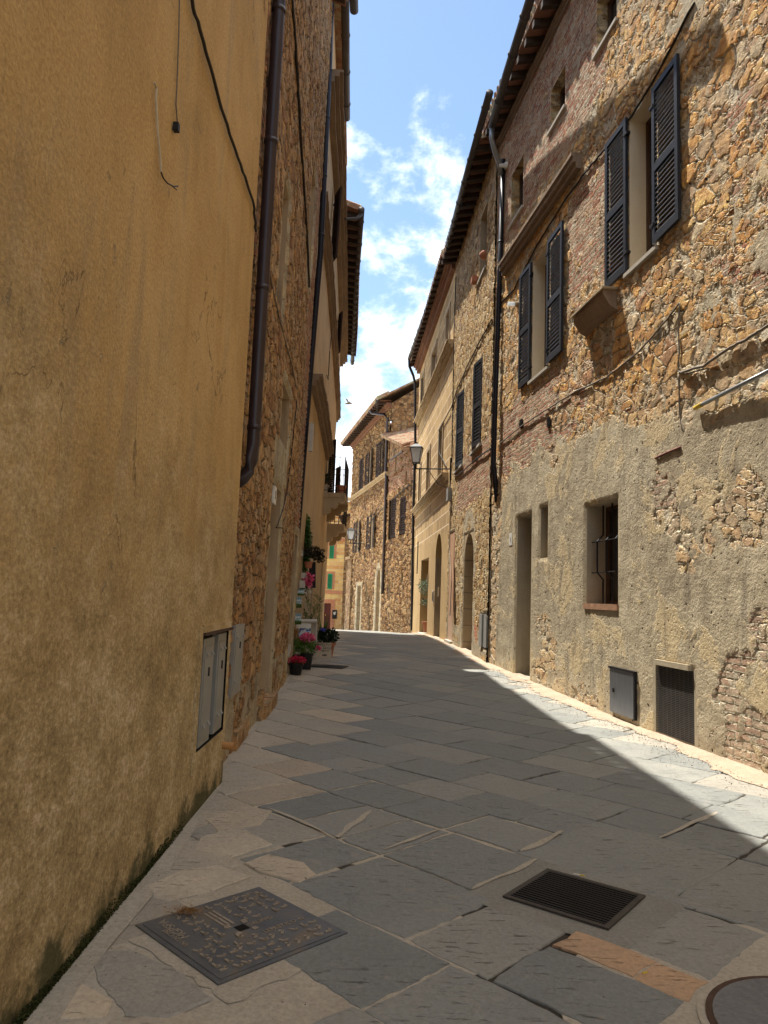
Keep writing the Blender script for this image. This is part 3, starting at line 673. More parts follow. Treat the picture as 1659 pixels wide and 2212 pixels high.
# iron hooks
for (px, py, L_) in ((700, 1050, .1), (598, 1140, .08), (560, 710 * 1.0, .08)):
    y, z = F_L2.hit(min(px, 640), py); m = MB(); m.tube([F_L2.p(y, z, -.02), F_L2.p(y, z, .08), F_L2.p(y, z - .08, .10)], .008, 6)
    single(m, 'wall_hook', M_RUST, {700: 'rusty iron hook in the shaded stone wall beside the ivy', 598: 'rusty iron hook in the stone wall above the narrow meter cabinet', 560: 'small rusty iron hook high on the stone wall beside the brown pipe'}[px], 'hook')
cable(onw(F_L2, [(630, -20), (640, 120), (652, 330), (662, 480), (668, 620)], .04), .018, M_CABLE, 'cable', 'thick black cable bundle snaking down the upper stone wall behind the brown pipe', jit=.004)
cable(onw(F_L2, [(575, 550), (592, 640), (612, 720), (632, 795), (642, 850)], .03), .010, M_CABG, 'cable', 'thin grey cable sloping down the stone wall from the brown pipe', jit=.003)
cable(onw(F_L2, [(642, 850), (636, 920), (628, 990), (620, 1060), (610, 1105), (597, 1140)], .03), .008, M_CABLE, 'cable', 'thin black cable dropping toward the old doorway in the stone wall', jit=.003)
y, z = F_L2.hit(588, 1066); m = MB(); F_L2.box(m, y - .02, y + .22, z - .12, z + .1, 0, .03); o = single(m, 'number_plate', M_WHITE, 'white house number plate beside the old doorway in the shaded stone wall', 'number plate')

def textobj(txt, size, loc, xdir, ydir, mat, name, parent=None, ext=.002, align='CENTER'):
    cu = bpy.data.curves.new(name, 'FONT'); cu.body = txt; cu.size = size; cu.extrude = ext; cu.align_x = align; cu.align_y = 'CENTER'
    o = bpy.data.objects.new(name, cu); COL.objects.link(o)
    dg = bpy.context.evaluated_depsgraph_get(); me = bpy.data.meshes.new_from_object(o.evaluated_get(dg)); bpy.data.objects.remove(o); me.materials.clear(); me.materials.append(mat); me.name = name
    x = Vector(xdir).normalized(); y_ = Vector(ydir); y_ = (y_ - x * y_.dot(x)).normalized(); n = x.cross(y_); off = Vector(parent['_o']) if parent is not None else Vector()
    M = Matrix(((x.x, y_.x, n.x, loc[0] - off.x), (x.y, y_.y, n.y, loc[1] - off.y), (x.z, y_.z, n.z, loc[2] - off.z), (0, 0, 0, 1))); me.transform(M)
    o = bpy.data.objects.new(name, me); COL.objects.link(o)
    if parent is not None: o.parent = parent; o['_o'] = tuple(off)
    return o
o['_o'] = tuple(o.location)
textobj('1', .15, F_L2.p(y + .1, z - .01, .034), (0, 1, 0), (0, 0, 1), M_IRON, 'house_number', o)

# ------------------------------------------------------------------ left 3: tan rendered house with ledges and balconies
H = root('plaster_house', (-2, 22, gz(22)), 'tall tan rendered house with long stone ledges and two balconies', 'house')
holesL3 = [(26.2, 27.0, 4.6, 6.9), (19.6, 20.3, .2, 2.6), (17.9, 18.6, .2, 2.9), (23.2, 24.2, 4.75, 7.2), (29.0, 29.8, 4.3, 6.4), (17.5, 18.3, 9.6, 11.2), (24.6, 25.4, 9.7, 11.1), (25.3, 26.3, .0, 2.7)]
wall_grid(F_L3, 'wall', H, M_L3, 13.3, 31.6, -.6, 12.0, .3, holesL3)
body(F_L3, H, 13.3, 31.6, -.6, 12.0, 7, M_L3)
for i, (a, b, c0, c1) in enumerate(holesL3):
    if c0 < 1: door(F_L3, H, a, b, c0, c1, .25, M_WOOD, M_L3, step=False)
    else: window(F_L3, H, a, b, c0, c1, .2, M_L3)
def ledge(F, H, l, z, d=.16, h=.18, y0=None, y1=None, name='ledge', mat=M_BRKT, wav=True):
    m = MB(); n = max(4, int((y1 - y0) / .35))
    for i in range(n):
        a = y0 + (y1 - y0) * i / n; b = y0 + (y1 - y0) * (i + 1) / n
        for (za, zb, o) in ((z - h, z - h * .55, d * .45), (z - h * .55, z - h * .2, d * .75), (z - h * .2, z, d)):
            F.box(m, a, b, za, zb, -.02, o + random.uniform(-.008, .008))
    return m.build(name, mat, H)
ledge(F_L3, H, None, 9.2, .17, .22, 13.4, 31.6); ledge(F_L3, H, None, 11.75, .30, .26, 13.4, 31.6, name='cornice'); ledge(F_L3, H, None, 5.95, .24, .26, 14.6, 23.0)
# upper block near the stone house with its own eave
m = MB(); F_L3.box(m, 13.35, 19.2, 12.02, 13.3, -5, .0); m.build('attic_wall', M_L3, H)
m = MB(); F_L3.box(m, 13.3, 19.2, 13.3, 13.4, -5, .20); m.build('attic_roof', M_TILE, H)
g = [gnd(746, 25, 13.3), gnd(749, 256, 13.3)]; gutter([g[0] + (g[0] - g[1]) * .3, g[1]], H, .085)
roof(F_L3, H, 19.2, 31.6, 12.2, 7, .62); rafters(F_L3, H, 19.2, 31.5, 12.12, .05, .66, .5, .16, .13)
gp = [gnd(781, 452, 12.0), gnd(774, 549, 12.0), gnd(767, 650, 12.0), gnd(761, 785, 12.0)]; gutter(gp, H, .085)
pipe(H, [gp[0] + Vector((0, .1, -.08)), gp[0] + Vector((-.12, .05, -.25)), gp[0] + Vector((-.42, 0, -.3)), gp[0] + Vector((-.55, -.3, -.1)), at(724, 285, 16.6), at(718, 149, 15.2)], .05, M_GUTTER, 'connecting_pipe')
# shutter leaf between the upper ledges
shutter(F_L3, H, 17.3, 16.9, 9.55, 11.35, .05, .2, M_SHBR); shutter(F_L3, H, 24.5, 24.2, 9.65, 11.1, .04, .16, M_SHBR)
# black downpipe and conduit between the two houses
q = [at(717, -20, 13.3), at(712, 130, 13.3), at(692, 549, 13.3), at(668, 830, 13.3), at(647, 1097, 13.3), at(636, 1230, 13.3), at(626, 1370, 13.3)]
rg = [(q[1].lerp(q[2], t), q[1].lerp(q[2], t + .008)) for t in (.05, .3, .6, .9)]
pipe(H, q, .055, M_BLKPIPE, rings=rg)
cable([v + Vector((-.10, -.12, 0)) for v in q[2:6]], .028, M_CABG, 'conduit', 'grey cable conduit strapped beside the tall black downpipe', 'conduit')
cable([v + Vector((-.15, -.16, 0)) for v in (q[1], q[2], q[3])], .016, M_CABLE, 'cable', 'black cable hugging the upper black downpipe', jit=.01)
y, z = 14.0, 5.3; m = MB(); c = at(672, 945, 13.2); m.obox(c, (.035, 0, 0), (0, .06, 0), (0, 0, .26)); single(m, 'junction_box', M_WPOT, 'pale ribbed junction box beside the black downpipe', 'junction box')
cable(onw(F_L3, [(705, 560), (716, 640), (718, 700), (712, 760), (709, 820), (706, 810)], .04), .012, M_CABLE, 'cable', 'black cable drooping from the long ledge of the tan house', jit=.002)

def balcony(H, y0, y1, zt, X1, name, nbar, hgt=1.15, near_only=False):
    x0 = F_L3.p(y0, zt, -.05).x; R = None
    m = MB(); m.box(x0, X1, y0, y1, zt - .14, zt); s = m.build('balcony', M_TRIM, H)
    for yy in (y0 + .02, y1 - .24):
        m = MB(); z = zt - .14; w = X1 - x0; pr = [(0, 0), (w, 0), (w, -.14), (w * .86, -.2), (w * .74, -.17), (w * .66, -.32), (w * .5, -.36), (w * .42, -.33), (w * .36, -.50), (w * .1, -.56), (0, -.56)]
        f = [(x0 + a, yy, z + b) for a, b in pr]; g_ = [(x0 + a, yy + .22, z + b) for a, b in pr]
        m.poly(f[::-1]); m.poly(g_)
        for i in range(len(pr)): j = (i + 1) % len(pr); m.quad(f[i], f[j], g_[j], g_[i])
        m.build('corbel', M_TRIM, s)
    m = MB(); r = .011; x1 = X1 - .03; za, zb = zt, zt + hgt
    def line(a, b): m.tube([a, b], r, 6)
    for (a, b) in (((x0, y0 + .03), (x1, y0 + .03)), ((x1, y0 + .03), (x1, y1 - .03)), ((x0, y1 - .03), (x1, y1 - .03))):
        for z in (zb, za + .08, za + hgt * .5): line((a[0], a[1], z), (b[0], b[1], z))
        L_ = math.hypot(a[0] - b[0], a[1] - b[1]); k = max(2, int(L_ / .16))
        for i in range(k + 1):
            t = i / k; x_, y_ = a[0] + (b[0] - a[0]) * t, a[1] + (b[1] - a[1]) * t; line((x_, y_, za), (x_, y_, zb))
    m.build('railing', M_IRON, s); return s
b1 = at(745, 1065, 23.0); balcony(H, 23.0, 25.4, b1.z, b1.x, 'balcony', 7)
b2 = at(743, 1132, 27.8); balcony(H, 27.8, 30.2, b2.z, b2.x, 'balcony', 7, .95)
# open shutter leaves at the balcony door
def leaf_free(parent, a, b, z0, z1, mat, k=20):
    a = Vector((a[0], a[1], 0)); b = Vector((b[0], b[1], 0)); u = (b - a); L_ = u.length; u.normalize(); n = Vector((-u.y, u.x, 0)); m = MB()
    def bx(s0, s1, za, zb, t0=-.02, t1=.02): m.hexa([a + u * s_ + n * t_ + Vector((0, 0, z_)) for z_ in (za, zb) for s_, t_ in ((s0, t0), (s1, t0), (s1, t1), (s0, t1))])
    st = L_ * .14; bx(0, st, z0, z1); bx(L_ - st, L_, z0, z1); bx(st, L_ - st, z0, z0 + .1); bx(st, L_ - st, z1 - .1, z1)
    for i in range(k):
        z = z0 + .1 + (z1 - z0 - .2) * (i + .5) / k; h = (z1 - z0 - .2) / k * .3
        m.hexa([a + u * s_ + n * t_ + Vector((0, 0, z + dz)) for e_ in (0, .012) for s_, t_, dz in ((st, -.015, h + e_), (L_ - st, -.015, h + e_), (L_ - st, .015, -h + e_), (st, .015, -h + e_))])
    return m.build('shutter', mat, parent)
a = at(712, 960, 24.1); b = at(726, 960, 23.9); leaf_free(H, (a.x, 24.2), (b.x, 23.75), b1.z + .05, at(719, 952, 24).z, M_SHBR, 22)
a = at(727, 1000, 25.2); b = at(736, 1000, 24.9); leaf_free(H, (a.x, 25.3), (b.x, 24.9), b1.z + .05, at(731, 1008, 25).z, M_SHBR, 22)

# ------------------------------------------------------------------ right 1: near rough house with black shutters
H = root('stone_house', (3.3, 9, 0), 'sunlit near stone house with black louvred shutters and crumbling grey render', 'house')
hR1 = dict(win1=(8.77, 9.50, 5.95, 8.15), win2=(12.55, 13.45, 5.60, 7.90), up1=(14.15, 14.95, 9.45, 10.6), up2=(11.9, 12.6, 10.05, 10.85), up3=(9.9, 10.6, 10.0, 10.9), door=(13.33, 14.16, .12, 3.1), slit=(12.50, 12.86, 2.25, 3.14), bar=(9.84, 10.88, 1.50, 2.93), vent=(8.02, 8.80, .05, .82))
hol = [v for v in hR1.values()]
def plR1(Y, Z, D):
    w_ = .10 * (fbm(Y * 1.6, Z * 1.6, 4, 21) - .5) * 4
    b = np.interp(Y, [5, 7, 8, 9, 10, 12, 13, 14.6, 15.1, 15.6], [3.1, 3.3, 3.3, 3.6, 3.85, 3.9, 3.9, 3.95, 3.6, -1])
    p = np.clip(.62 + (b - Z) * .8, 0.10, .86)
    p = p - .42 * box_region(Y, Z, 6.2, 7.6, -.3, .85, .7) - .32 * box_region(Y, Z, 8.3, 9.0, 2.5, 3.3, .6) - .4 * box_region(Y, Z, 12.0, 13.1, .3, 1.3, .4) - .42 * box_region(Y, Z, 6, 8.4, 1.9, 3.0, .5) - .3 * box_region(Y, Z, 9.6, 13, -.3, .35, .3)
    p = p - .5 * box_region(Y, Z, 6, 7.4, .9, 1.6, .3)
    p = p + .30 * box_region(Y, Z, 5, 8.6, 3.8, 9, .8) * (fbm(Y * .9, Z * .9, 3, 5) > .52) + .22 * box_region(Y, Z, 7.5, 11, 8.3, 11, .6)
    p = np.maximum(p, np.clip(1.2 - D / .16, 0, 1) * (Z < 4))
    p = p + w_ * (D > .25)
    return np.clip(p, 0, 1)
def brR1(Y, Z, D):
    b = .22 + .5 * np.clip((Z - 8.9) / .5, 0, 1) * np.clip((Y - 9.5) / 1.5, 0, 1)
    b = b + .5 * box_region(Y, Z, 6.2, 7.8, -.3, 1.0, .3) + .4 * box_region(Y, Z, 8.2, 9.1, 2.5, 3.4, .3) + .45 * box_region(Y, Z, 12.4, 15.5, 4.0, 5.5, .5) + .4 * box_region(Y, Z, 9.6, 11.8, 6.2, 8.3, .5) + .25 * box_region(Y, Z, 10.8, 12.4, 3.9, 5.6, .4) + .22 * box_region(Y, Z, 6, 7.4, 4.5, 7.4, .4) + .35 * box_region(Y, Z, 6, 7.6, 1, 1.7, .3)
    return np.clip(b, 0, 1)
wall_grid(F_R1, 'wall', H, M_R1, 5.8, 15.95, -.3, 12.1, .024, hol, plR1, brR1)
wall_grid(F_R1, 'wall', H, M_R2, -6, 5.8, -.3, 12.1, .4, [])
body(F_R1, H, -6, 15.95, -.3, 12.1, 7, M_R2); roof(F_R1, H, -6, 15.95, 12.3, 7, .40)
rafters(F_R1, H, -6, 15.9, 12.2, -.0, .40, .45, .11, .13)
ledge(F_R1, H, None, 12.0, .10, .14, 5.8, 15.9, 'eave_moulding')
g0 = gnd(1148, -10, 11.9); g1 = gnd(1096, 155, 11.9); g2 = gnd(1062, 275, 11.75); gutter([g0 + (g0 - g1) * 1.5, g0, g1, g2], H, .085)
w = window(F_R1, H, *hR1['win1'], .28, M_CREAM, sill=.06, label='upper window with cream reveal between black shutters'); shutter(F_R1, w, 9.50, 10.14, 5.98, 8.2, .04, .05, M_SHUT, 34); shutter(F_R1, w, 8.76, 8.12, 5.98, 8.07, .05, .065, M_SHUT, 34)
w = window(F_R1, H, *hR1['win2'], .28, M_CREAM, sill=.06); shutter(F_R1, w, 13.46, 14.08, 5.62, 7.95, .04, .05, M_SHUT, 34); shutter(F_R1, w, 12.53, 11.78, 5.63, 7.90, .05, .065, M_SHUT, 34)
for k in ('up1', 'up2', 'up3'): window(F_R1, H, *hR1[k], .22, M_R2, sill=.05)
w = window(F_R1, H, *hR1['slit'], .3, M_REND, bars=0)
w = window(F_R1, H, *hR1['bar'], .34, M_REND, frame=M_YTIP if False else M_WOOD, label='barred ground floor window with a brick sill')
m = MB(); F_R1.box(m, 9.80, 10.90, 1.42, 1.503, -.3, .04); m.build('sill', simple('old_brick_sill', (.34, .19, .11), .9, 0, .35, 9, .01), w)
m = MB()
for i in range(3):
    y = 10.06 + i * .30; m.tube([F_R1.p(y, 1.5, -.16), F_R1.p(y, 1.85, -.16), F_R1.p(y, 1.95, -.07), F_R1.p(y, 2.40, -.07), F_R1.p(y, 2.5, -.16), F_R1.p(y, 2.93, -.16)], .014, 6)
for z in (1.95, 2.40): m.tube([F_R1.p(9.84, z, -.085), F_R1.p(10.88, z, -.085)], .009, 6)
m.build('window_bars', M_IRON, w)
door(F_R1, H, *hR1['door'], .40, M_WOOD, M_REND, 'narrow deep doorway with a pale step')
# smooth render bands round openings
for (a, b, c0, c1, t) in ((9.84, 10.88, 1.50, 2.93, .2), (13.33, 14.16, .0, 3.1, .16), (12.5, 12.86, 2.25, 3.14, .12)): pass
# stone string piece and bracket
m = MB()
for i in range(9):
    a = 11.15 + i * .455; b = a + .447
    F_R1.box(m, a, b, 8.46, 8.56, -.02, .10); F_R1.box(m, a, b, 8.56, 8.66, -.02, .15); F_R1.box(m, a, b, 8.66, 8.72, -.02, .18)
m.build('stone_ledge', M_BRKT, H)
m = MB()
pr = [(0, 0), (.22, 0), (.22, -.06), (.12, -.22), (0, -.28)]
f = [F_R1.p(9.85, 5.85 + b, a) for a, b in pr]; g_ = [F_R1.p(10.9, 5.82 + b, a) for a, b in pr]; m.poly(f); m.poly(g_[::-1])
for i in range(len(pr)): j = (i + 1) % len(pr); m.quad(f[i], f[j], g_[j], g_[i])
bk = m.build('stone_bracket', M_BRKT, H); m = MB(); F_R1.box(m, 9.80, 10.96, 5.852, 5.88, -.02, .25); m.build('cap_slab', M_TRIM, bk)
# corner downpipe
e1 = g2 + Vector((0, -.05, -.05))
P = [e1, e1 + Vector((0, 0, -.25)), e1 + Vector((.10, .15, -.45)), F_R1.p(15.35, 11.1, .16), F_R1.p(15.45, 10.9, .10)]
m = MB(); m.tube(P, .055, 12); m.build('gutter_elbow', M_GALV, H, True)
pt = [at(1087, 345, 15.45), at(1078, 640, 15.5), at(1070, 860, 15.5), at(1066, 1000, 15.5), at(1070, 1040, 15.5), at(1074, 1085, 15.6)]
pipe(H, pt, .055, M_BLKPIPE, rings=[(pt[0].lerp(pt[1], t), pt[0].lerp(pt[1], t) - Vector((0, 0, .05))) for t in (.1, .6)])
# grille and steel hatch low in the wall
R = root('wall_grating', F_R1.p(8.4, 0.1, 0), 'black wire mesh vent covering the low opening in the near render', 'grating')
m = MB(); F_R1.box(m, 8.0, 8.82, .03, .84, -.06, -.03); m.build('backing', M_DARK, R)
m = MB()
for i in range(40): z = .05 + i * .0195; F_R1.box(m, 8.0, 8.82, z, z + .008, .0, .010)
for i in range(9): y = 8.05 + i * .09; F_R1.box(m, y, y + .006, .05, .82, -.005, .004)
m.build('mesh', simple('grey_wire_mesh', (.10, .09, .08), .6, .3, .5, 8), R)
m = MB(); F_R1.box(m, 7.93, 8.0, 0, .84, -.03, .02); F_R1.box(m, 8.82, 8.89, .0, .84, -.03, .02); F_R1.box(m, 8.05, 8.80, .82, .88, -.03, .06); m.build('surround', M_REND, R)
R = root('wall_hatch', F_R1.p(9.65, .1, 0), 'scratched plain steel hatch low on the wall left of the mesh vent', 'hatch')
m = MB(); F_R1.box(m, 9.30, 9.97, .10, .66, -.01, .055); m.build('hatch_door', M_PLATE, R)
m = MB(); F_R1.box(m, 9.27, 9.30, .09, .67, -.01, .06); F_R1.box(m, 9.27, 10.0, .66, .685, -.01, .065); m.build('hatch_frame', M_IRON, R)
m = MB(); F_R1.box(m, 9.84, 9.87, .36, .41, .055, .07); m.build('lock', M_IRON, R)
# number tile, vents, lamps, wires
y, z = F_R1.hit(1106, 1165); m = MB(); F_R1.box(m, y - .08, y + .09, z - .12, z + .12, 0, .03); R = single(m, 'number_plate', M_WHITE, 'small white number tile beside the near narrow doorway', 'number plate'); R['_o'] = tuple(R.location)
textobj('1', .14, F_R1.p(y, z - .01, .033), (0, -1, 0), (0, 0, 1), M_IRON, 'house_number', R)
for (px, py, lb) in ((1128, 915, 'round black vent grille under the far shuttered window'), (1188, 912, 'round black vent grille right of its twin below the cable')):
    y, z = F_R1.hit(px, py); R = root('wall_vent', F_R1.p(y, z - .1, 0), lb, 'vent', 'round vents below the cable')
    m = MB(); m.tube([F_R1.p(y, z, 0), F_R1.p(y, z, .02)], .10, 16); m.build('vent_plate', M_IRON, R)
    m = MB()
    for k in range(-3, 4): w_ = math.sqrt(max(.01 - (k * .025) ** 2, 0)); F_R1.box(m, y - w_, y + w_, z + k * .025 - .006, z + k * .025 + .006, .02, .035)
    m.build('vent_slats', M_BLKPIPE, R)
R = root('wall_lamp', F_R1.p(15.2, 11.0, .2), 'white plastic alarm siren beside the corner pipe under the eave', 'siren')
c = at(1092, 358, 15.3); m = MB(); m.tube([c + Vector((.15, 0, 0)), c + Vector((-.02, 0, 0))], [.09, .075], 12); m.build('housing', M_WHITE, R)
m = MB(); m.tube([c + Vector((-.02, 0, 0)), c + Vector((-.14, 0, 0))], [.05, .035], 12); m.build('cone', M_WHITE, R)
R = root('wall_lamp', F_R1.p(14.5, 7.4, .1), 'small clear glass bulkhead lamp beside the far black shutter', 'lamp')
c = at(1112, 657, 14.3); m = MB(); m.tube([c + Vector((.10, 0, 0)), c], .05, 12); m.build('lamp_base', M_TRIM, R); m = MB(); m.tube([c, c + Vector((-.14, 0, 0))], .042, 12); m.build('lamp_glass', M_LAMPGL, R)
cable(onw(F_R1, [(1500, 5), (1425, 150), (1365, 250), (1300, 330), (1258, 380), (1215, 440), (1160, 530), (1110, 625), (1075, 662)], .03), .016, M_CABLE, 'cable', 'thick black cable sloping across the sunlit wall above the shutters', jit=.006)
cable(onw(F_R1, [(1468, 655), (1440, 690), (1380, 760), (1310, 815), (1245, 845), (1180, 885), (1130, 918), (1080, 958)], .03), .012, M_CABG, 'cable', 'grey cable running along the wall below the shuttered windows', jit=.005)
cable(onw(F_R1, [(1468, 655), (1465, 700), (1467, 760), (1464, 802), (1480, 808), (1520, 798)], .03), .009, M_CABG, 'cable', 'thin grey wire dropping down from the corner of the lower cable')
cable(onw(F_R1, [(1470, 805), (1520, 790), (1580, 750), (1625, 725), (1665, 700)], .05), .016, M_CABG, 'cable', 'braided grey cable bundle sagging toward the right edge of the wall', jit=.006)
cable(onw(F_R1, [(1466, 810), (1467, 850), (1468, 895), (1474, 930)], .02), .010, M_CABG, 'conduit', 'grey conduit stub below the wire loop ending over bare brick', 'conduit')
cable(onw(F_R1, [(1415, 990), (1440, 978), (1470, 966)], .03), .012, simple('dull_red_hose', (.16, .06, .05)), 'hose', 'short dull red hose end poking out of broken render', 'hose')
c0, c1 = onw(F_R1, [(1500, 882)], .06)[0], onw(F_R1, [(1680, 792)], .09)[0]
R = root('flag_pole', c0, 'grey pole with a yellow tip jutting along the wall at the right edge', 'pole')
m = MB(); m.tube([c0.lerp(c1, .1), c1], .022, 10); m.build('pole', M_GALV, R, True); m = MB(); m.tube([c0, c0.lerp(c1, .1)], [.024, .028], 10); m.build('pole_tip', M_YTIP, R, True)

# ------------------------------------------------------------------ right 2: stone house with arched door
H = root('stone_house', (2.15, 19, gz(19)), 'pebbly stone house with a pointed arched doorway and closed black shutters', 'house')
hol = dict(arch=(17.85, 19.25, .2, 3.15), pink=(20.95, 22.0, .3, 3.42), cab=(16.0, 16.72, .45, 1.2), w3=(19.9, 21.2, 5.2, 7.28), w4=(17.2, 18.4, 5.22, 7.3), up=(17.02, 17.95, 9.5, 11.2))
def plR2(Y, Z, D):
    p = .30 + .5 * np.clip(.2 - np.abs(np.hypot((Y - 18.6) / 1.35, np.maximum(Z - 2.2, 0) / 1.9) - .75), 0, 1) * (Z < 4.3) * 3.2
    return np.clip(p + np.clip(1 - D / .15, 0, 1) * .35 + .2 * (Z < .8), 0, 1)
brR2 = lambda Y, Z, D: np.clip(.18 + .6 * box_region(Y, Z, 16.0, 20.8, 3.9, 5.3, .5) + .2 * (Z > 9), 0, 1)
wall_grid(F_R2, 'wall', H, M_R2, 15.95, 22.3, -.1, 12.05, .035, list(hol.values()), plR2, brR2)
body(F_R2, H, 15.95, 22.3, -.1, 12.05, 7, M_R2); roof(F_R2, H, 15.95, 22.3, 12.2, 7, .42); rafters(F_R2, H, 15.95, 22.25, 12.1, 0, .48, .42, .13, .13)
gq = [gnd(x_, y_, 12.0) for x_, y_ in ((1058, 200), (1010, 370), (968, 530))]
gutter(gq, H, .08)
d_ = door(F_R2, H, *hol['arch'], .45, M_WOOD, M_ARCH, 'deep arched doorway lined with squared stone'); arch_fill(F_R2, 17.85, 19.25, 2.45, 3.15, .004, .45, M_ARCH, d_)
door(F_R2, H, *hol['pink'], .3, M_WOOD, M_PINK, 'tall pink rendered recess')
m = MB(); F_R2.box(m, 21.1, 21.98, .3, 3.40, -.05, .0) ; m.build('pink_panel', M_PINK, H)
window(F_R2, H, *hol['up'], .2, M_TRIM, sill=.06)
for k in ('w3', 'w4'):
    a, b, z0, z1 = hol[k]; w = window(F_R2, H, a, b, z0, z1, .2, M_TRIM); c = (a + b) / 2; shutter(F_R2, w, a, c - .02, z0 - .03, z1, .01, .10, M_SHUT, 26); shutter(F_R2, w, b, c + .02, z0 - .03, z1, .01, .10, M_SHUT, 26)
    m = MB(); F_R2.box(m, a - .1, b + .1, z0 - .10, z0 - .04, 0, .07); m.build('sill', M_SILL, w)
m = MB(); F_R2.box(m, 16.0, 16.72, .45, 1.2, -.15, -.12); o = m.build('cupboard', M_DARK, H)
m = MB(); F_R2.box(m, 16.02, 16.34, .47, 1.18, -.02, .02); m.build('cupboard_door', M_CAB, o); m = MB(); F_R2.box(m, 16.40, 16.70, .47, 1.18, -.02, .05); m.build('cupboard_door', M_CAB, o)
m = MB(); F_R2.box(m, 17.1, 17.5, .45, .93, 0, .02); m.build('brick_vent', M_REDBR, H)
cable(onw(F_R2, [(1062, 690), (1035, 740), (1010, 790), (988, 840), (975, 880), (948, 930), (950, 980), (965, 1010)], .04), .016, M_CABLE, 'cable', 'black cable looping down from the corner pipe to the street lamp bracket', jit=.004)
cable(onw(F_R2, [(1062, 968), (1030, 990), (1000, 1018), (982, 1030)], .04), .016, M_CABLE, 'cable', 'black cable running above the brick band to the lamp bracket', jit=.004)
cable(onw(F_R2, [(985, 600), (981, 700), (979, 830), (977, 950), (976, 1000)], .03), .014, M_CABLE, 'cable', 'straight black cable down the joint between pebbly and patterned facades')
y, z = F_R2.hit(971, 1072); m = MB(); F_R2.box(m, 21.75, 22.1, z - .2, z + .18, 0, .14); single(m, 'junction_box', M_CAB, 'grey junction box under the street lamp bracket', 'junction box')
cable(onw(F_R2, [(973, 1095), (971, 1180), (975, 1260), (972, 1330)], .03), .016, M_CABW, 'conduit', 'pale conduit falling from the junction box beside the pink doorway', 'conduit', jit=.003)
# things on the upper window: hanging pot, drying frame, birdbox
R = root('hanging_pot', F_R2.p(17.3, 9.8, .15), 'round terracotta pot hanging before the upper window', 'hanging pot')
c = at(1046, 551, 17.1); m = MB(); m.tube([c + Vector((0, 0, -.1)), c + Vector((0, 0, -.04)), c + Vector((0, 0, .05)), c + Vector((0, 0, .09))], [.06, .115, .115, .07], 12); m.build('pot', M_TERR, R, True)
m = MB(); m.tube([c + Vector((0, 0, .09)), at(1052, 505, 17.3)], .004, 5); m.build('cord', M_CABLE, R)
c = at(1026, 605, 18.2); m = MB(); m.obox(c, (.09, 0, 0), (0, .12, 0), (0, 0, .07)); m.tube([c + Vector((.05, 0, 0)), c + Vector((.2, 0, 0))], .02, 6); single(m, 'bird_box', M_TERR, 'small brown wooden box on the pebbly wall left of the upper sill', 'box')
R = root('drying_rack', F_R2.p(19.5, 11.2, 0), 'thin black metal drying frame sticking out below the eave', 'drying rack')
a, b = at(1040, 408, 17.8), at(1003, 417, 18.2); m = MB(); m.tube([a, b], .018, 6); m.build('arm', M_IRON, R)
m = MB(); q = [at(1003, 417, 18.2), at(1012, 450, 18.1), at(996, 452, 18.3), at(1003, 417, 18.2)]; m.tube(q, .009, 5); m.build('frame', M_IRON, R)

# ------------------------------------------------------------------ right 3: patterned facade
H = root('patterned_house', (1.7, 28, gz(28)), 'ochre house with pale block pattern, two string ledges and plain lower plaster', 'house')
hol = dict(door=(27.5, 30.2, .1, 3.0), arch=(23.85, 25.45, .15, 3.65), slit=(31.6, 32.1, 2.5, 3.9), w1=(26.9, 28.35, 9.72, 11.05), w2=(31.4, 32.4, 9.9, 11.3), w3=(23.4, 24.2, 9.7, 11.05), w4=(24.35, 25.3, 5.6, 7.27), w5=(28.0, 29.0, 5.62, 7.24), w6=(31.4, 32.2, 5.5, 7.15))
wall_grid(F_R3, 'wall', H, M_R3, 22.3, 33.6, -.6, 12.2, .3, list(hol.values()))
body(F_R3, H, 22.3, 33.6, -.6, 12.2, 7, M_R3); roof(F_R3, H, 22.3, 33.7, 12.45, 7, .42); rafters(F_R3, H, 22.3, 33.6, 12.35, .12, .5, .5, .2, .1)
ledge(F_R3, H, None, 12.25, .30, .34, 22.35, 33.6, 'cornice', M_CORN)
ledge(F_R3, H, None, 5.42, .22, .24, 22.8, 33.6, 'string_ledge', M_ARCH); ledge(F_R3, H, None, 9.6, .22, .26, 22.4, 33.6, 'string_ledge', M_ARCH)
for k in ('w1', 'w2', 'w3', 'w4', 'w5', 'w6'):
    a, b, z0, z1 = hol[k]; w = window(F_R3, H, a, b, z0, z1, .25, M_TRIM); m = MB(); t = .14
    F_R3.box(m, a - t, a, z0, z1 + t, 0, .035); F_R3.box(m, b, b + t, z0, z1 + t, 0, .035); F_R3.box(m, a, b, z1, z1 + t, 0, .035); m.build('surround', M_TRIM, w)
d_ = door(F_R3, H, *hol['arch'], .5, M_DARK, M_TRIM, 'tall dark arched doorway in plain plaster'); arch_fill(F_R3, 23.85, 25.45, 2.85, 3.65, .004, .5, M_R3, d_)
door(F_R3, H, *hol['door'], .5, M_WOOD, M_R3, 'wide square doorway in plain plaster'); window(F_R3, H, *hol['slit'], .2, M_TRIM, bars=0)
gq = [gnd(x_, y_, 12.35) for x_, y_ in ((968, 535), (925, 660), (884, 775))]; gutter(gq, H, .08)
q = [gq[-1] + Vector((0, -.05, -.05)), gq[-1] + Vector((.02, 0, -.35)), at(893, 812, 33.3), at(897, 830, 33.4), at(897, 960, 33.4), at(893, 1100, 33.4), at(889, 1362, 33.3)]
pipe(H, q, .06, M_BLKPIPE)
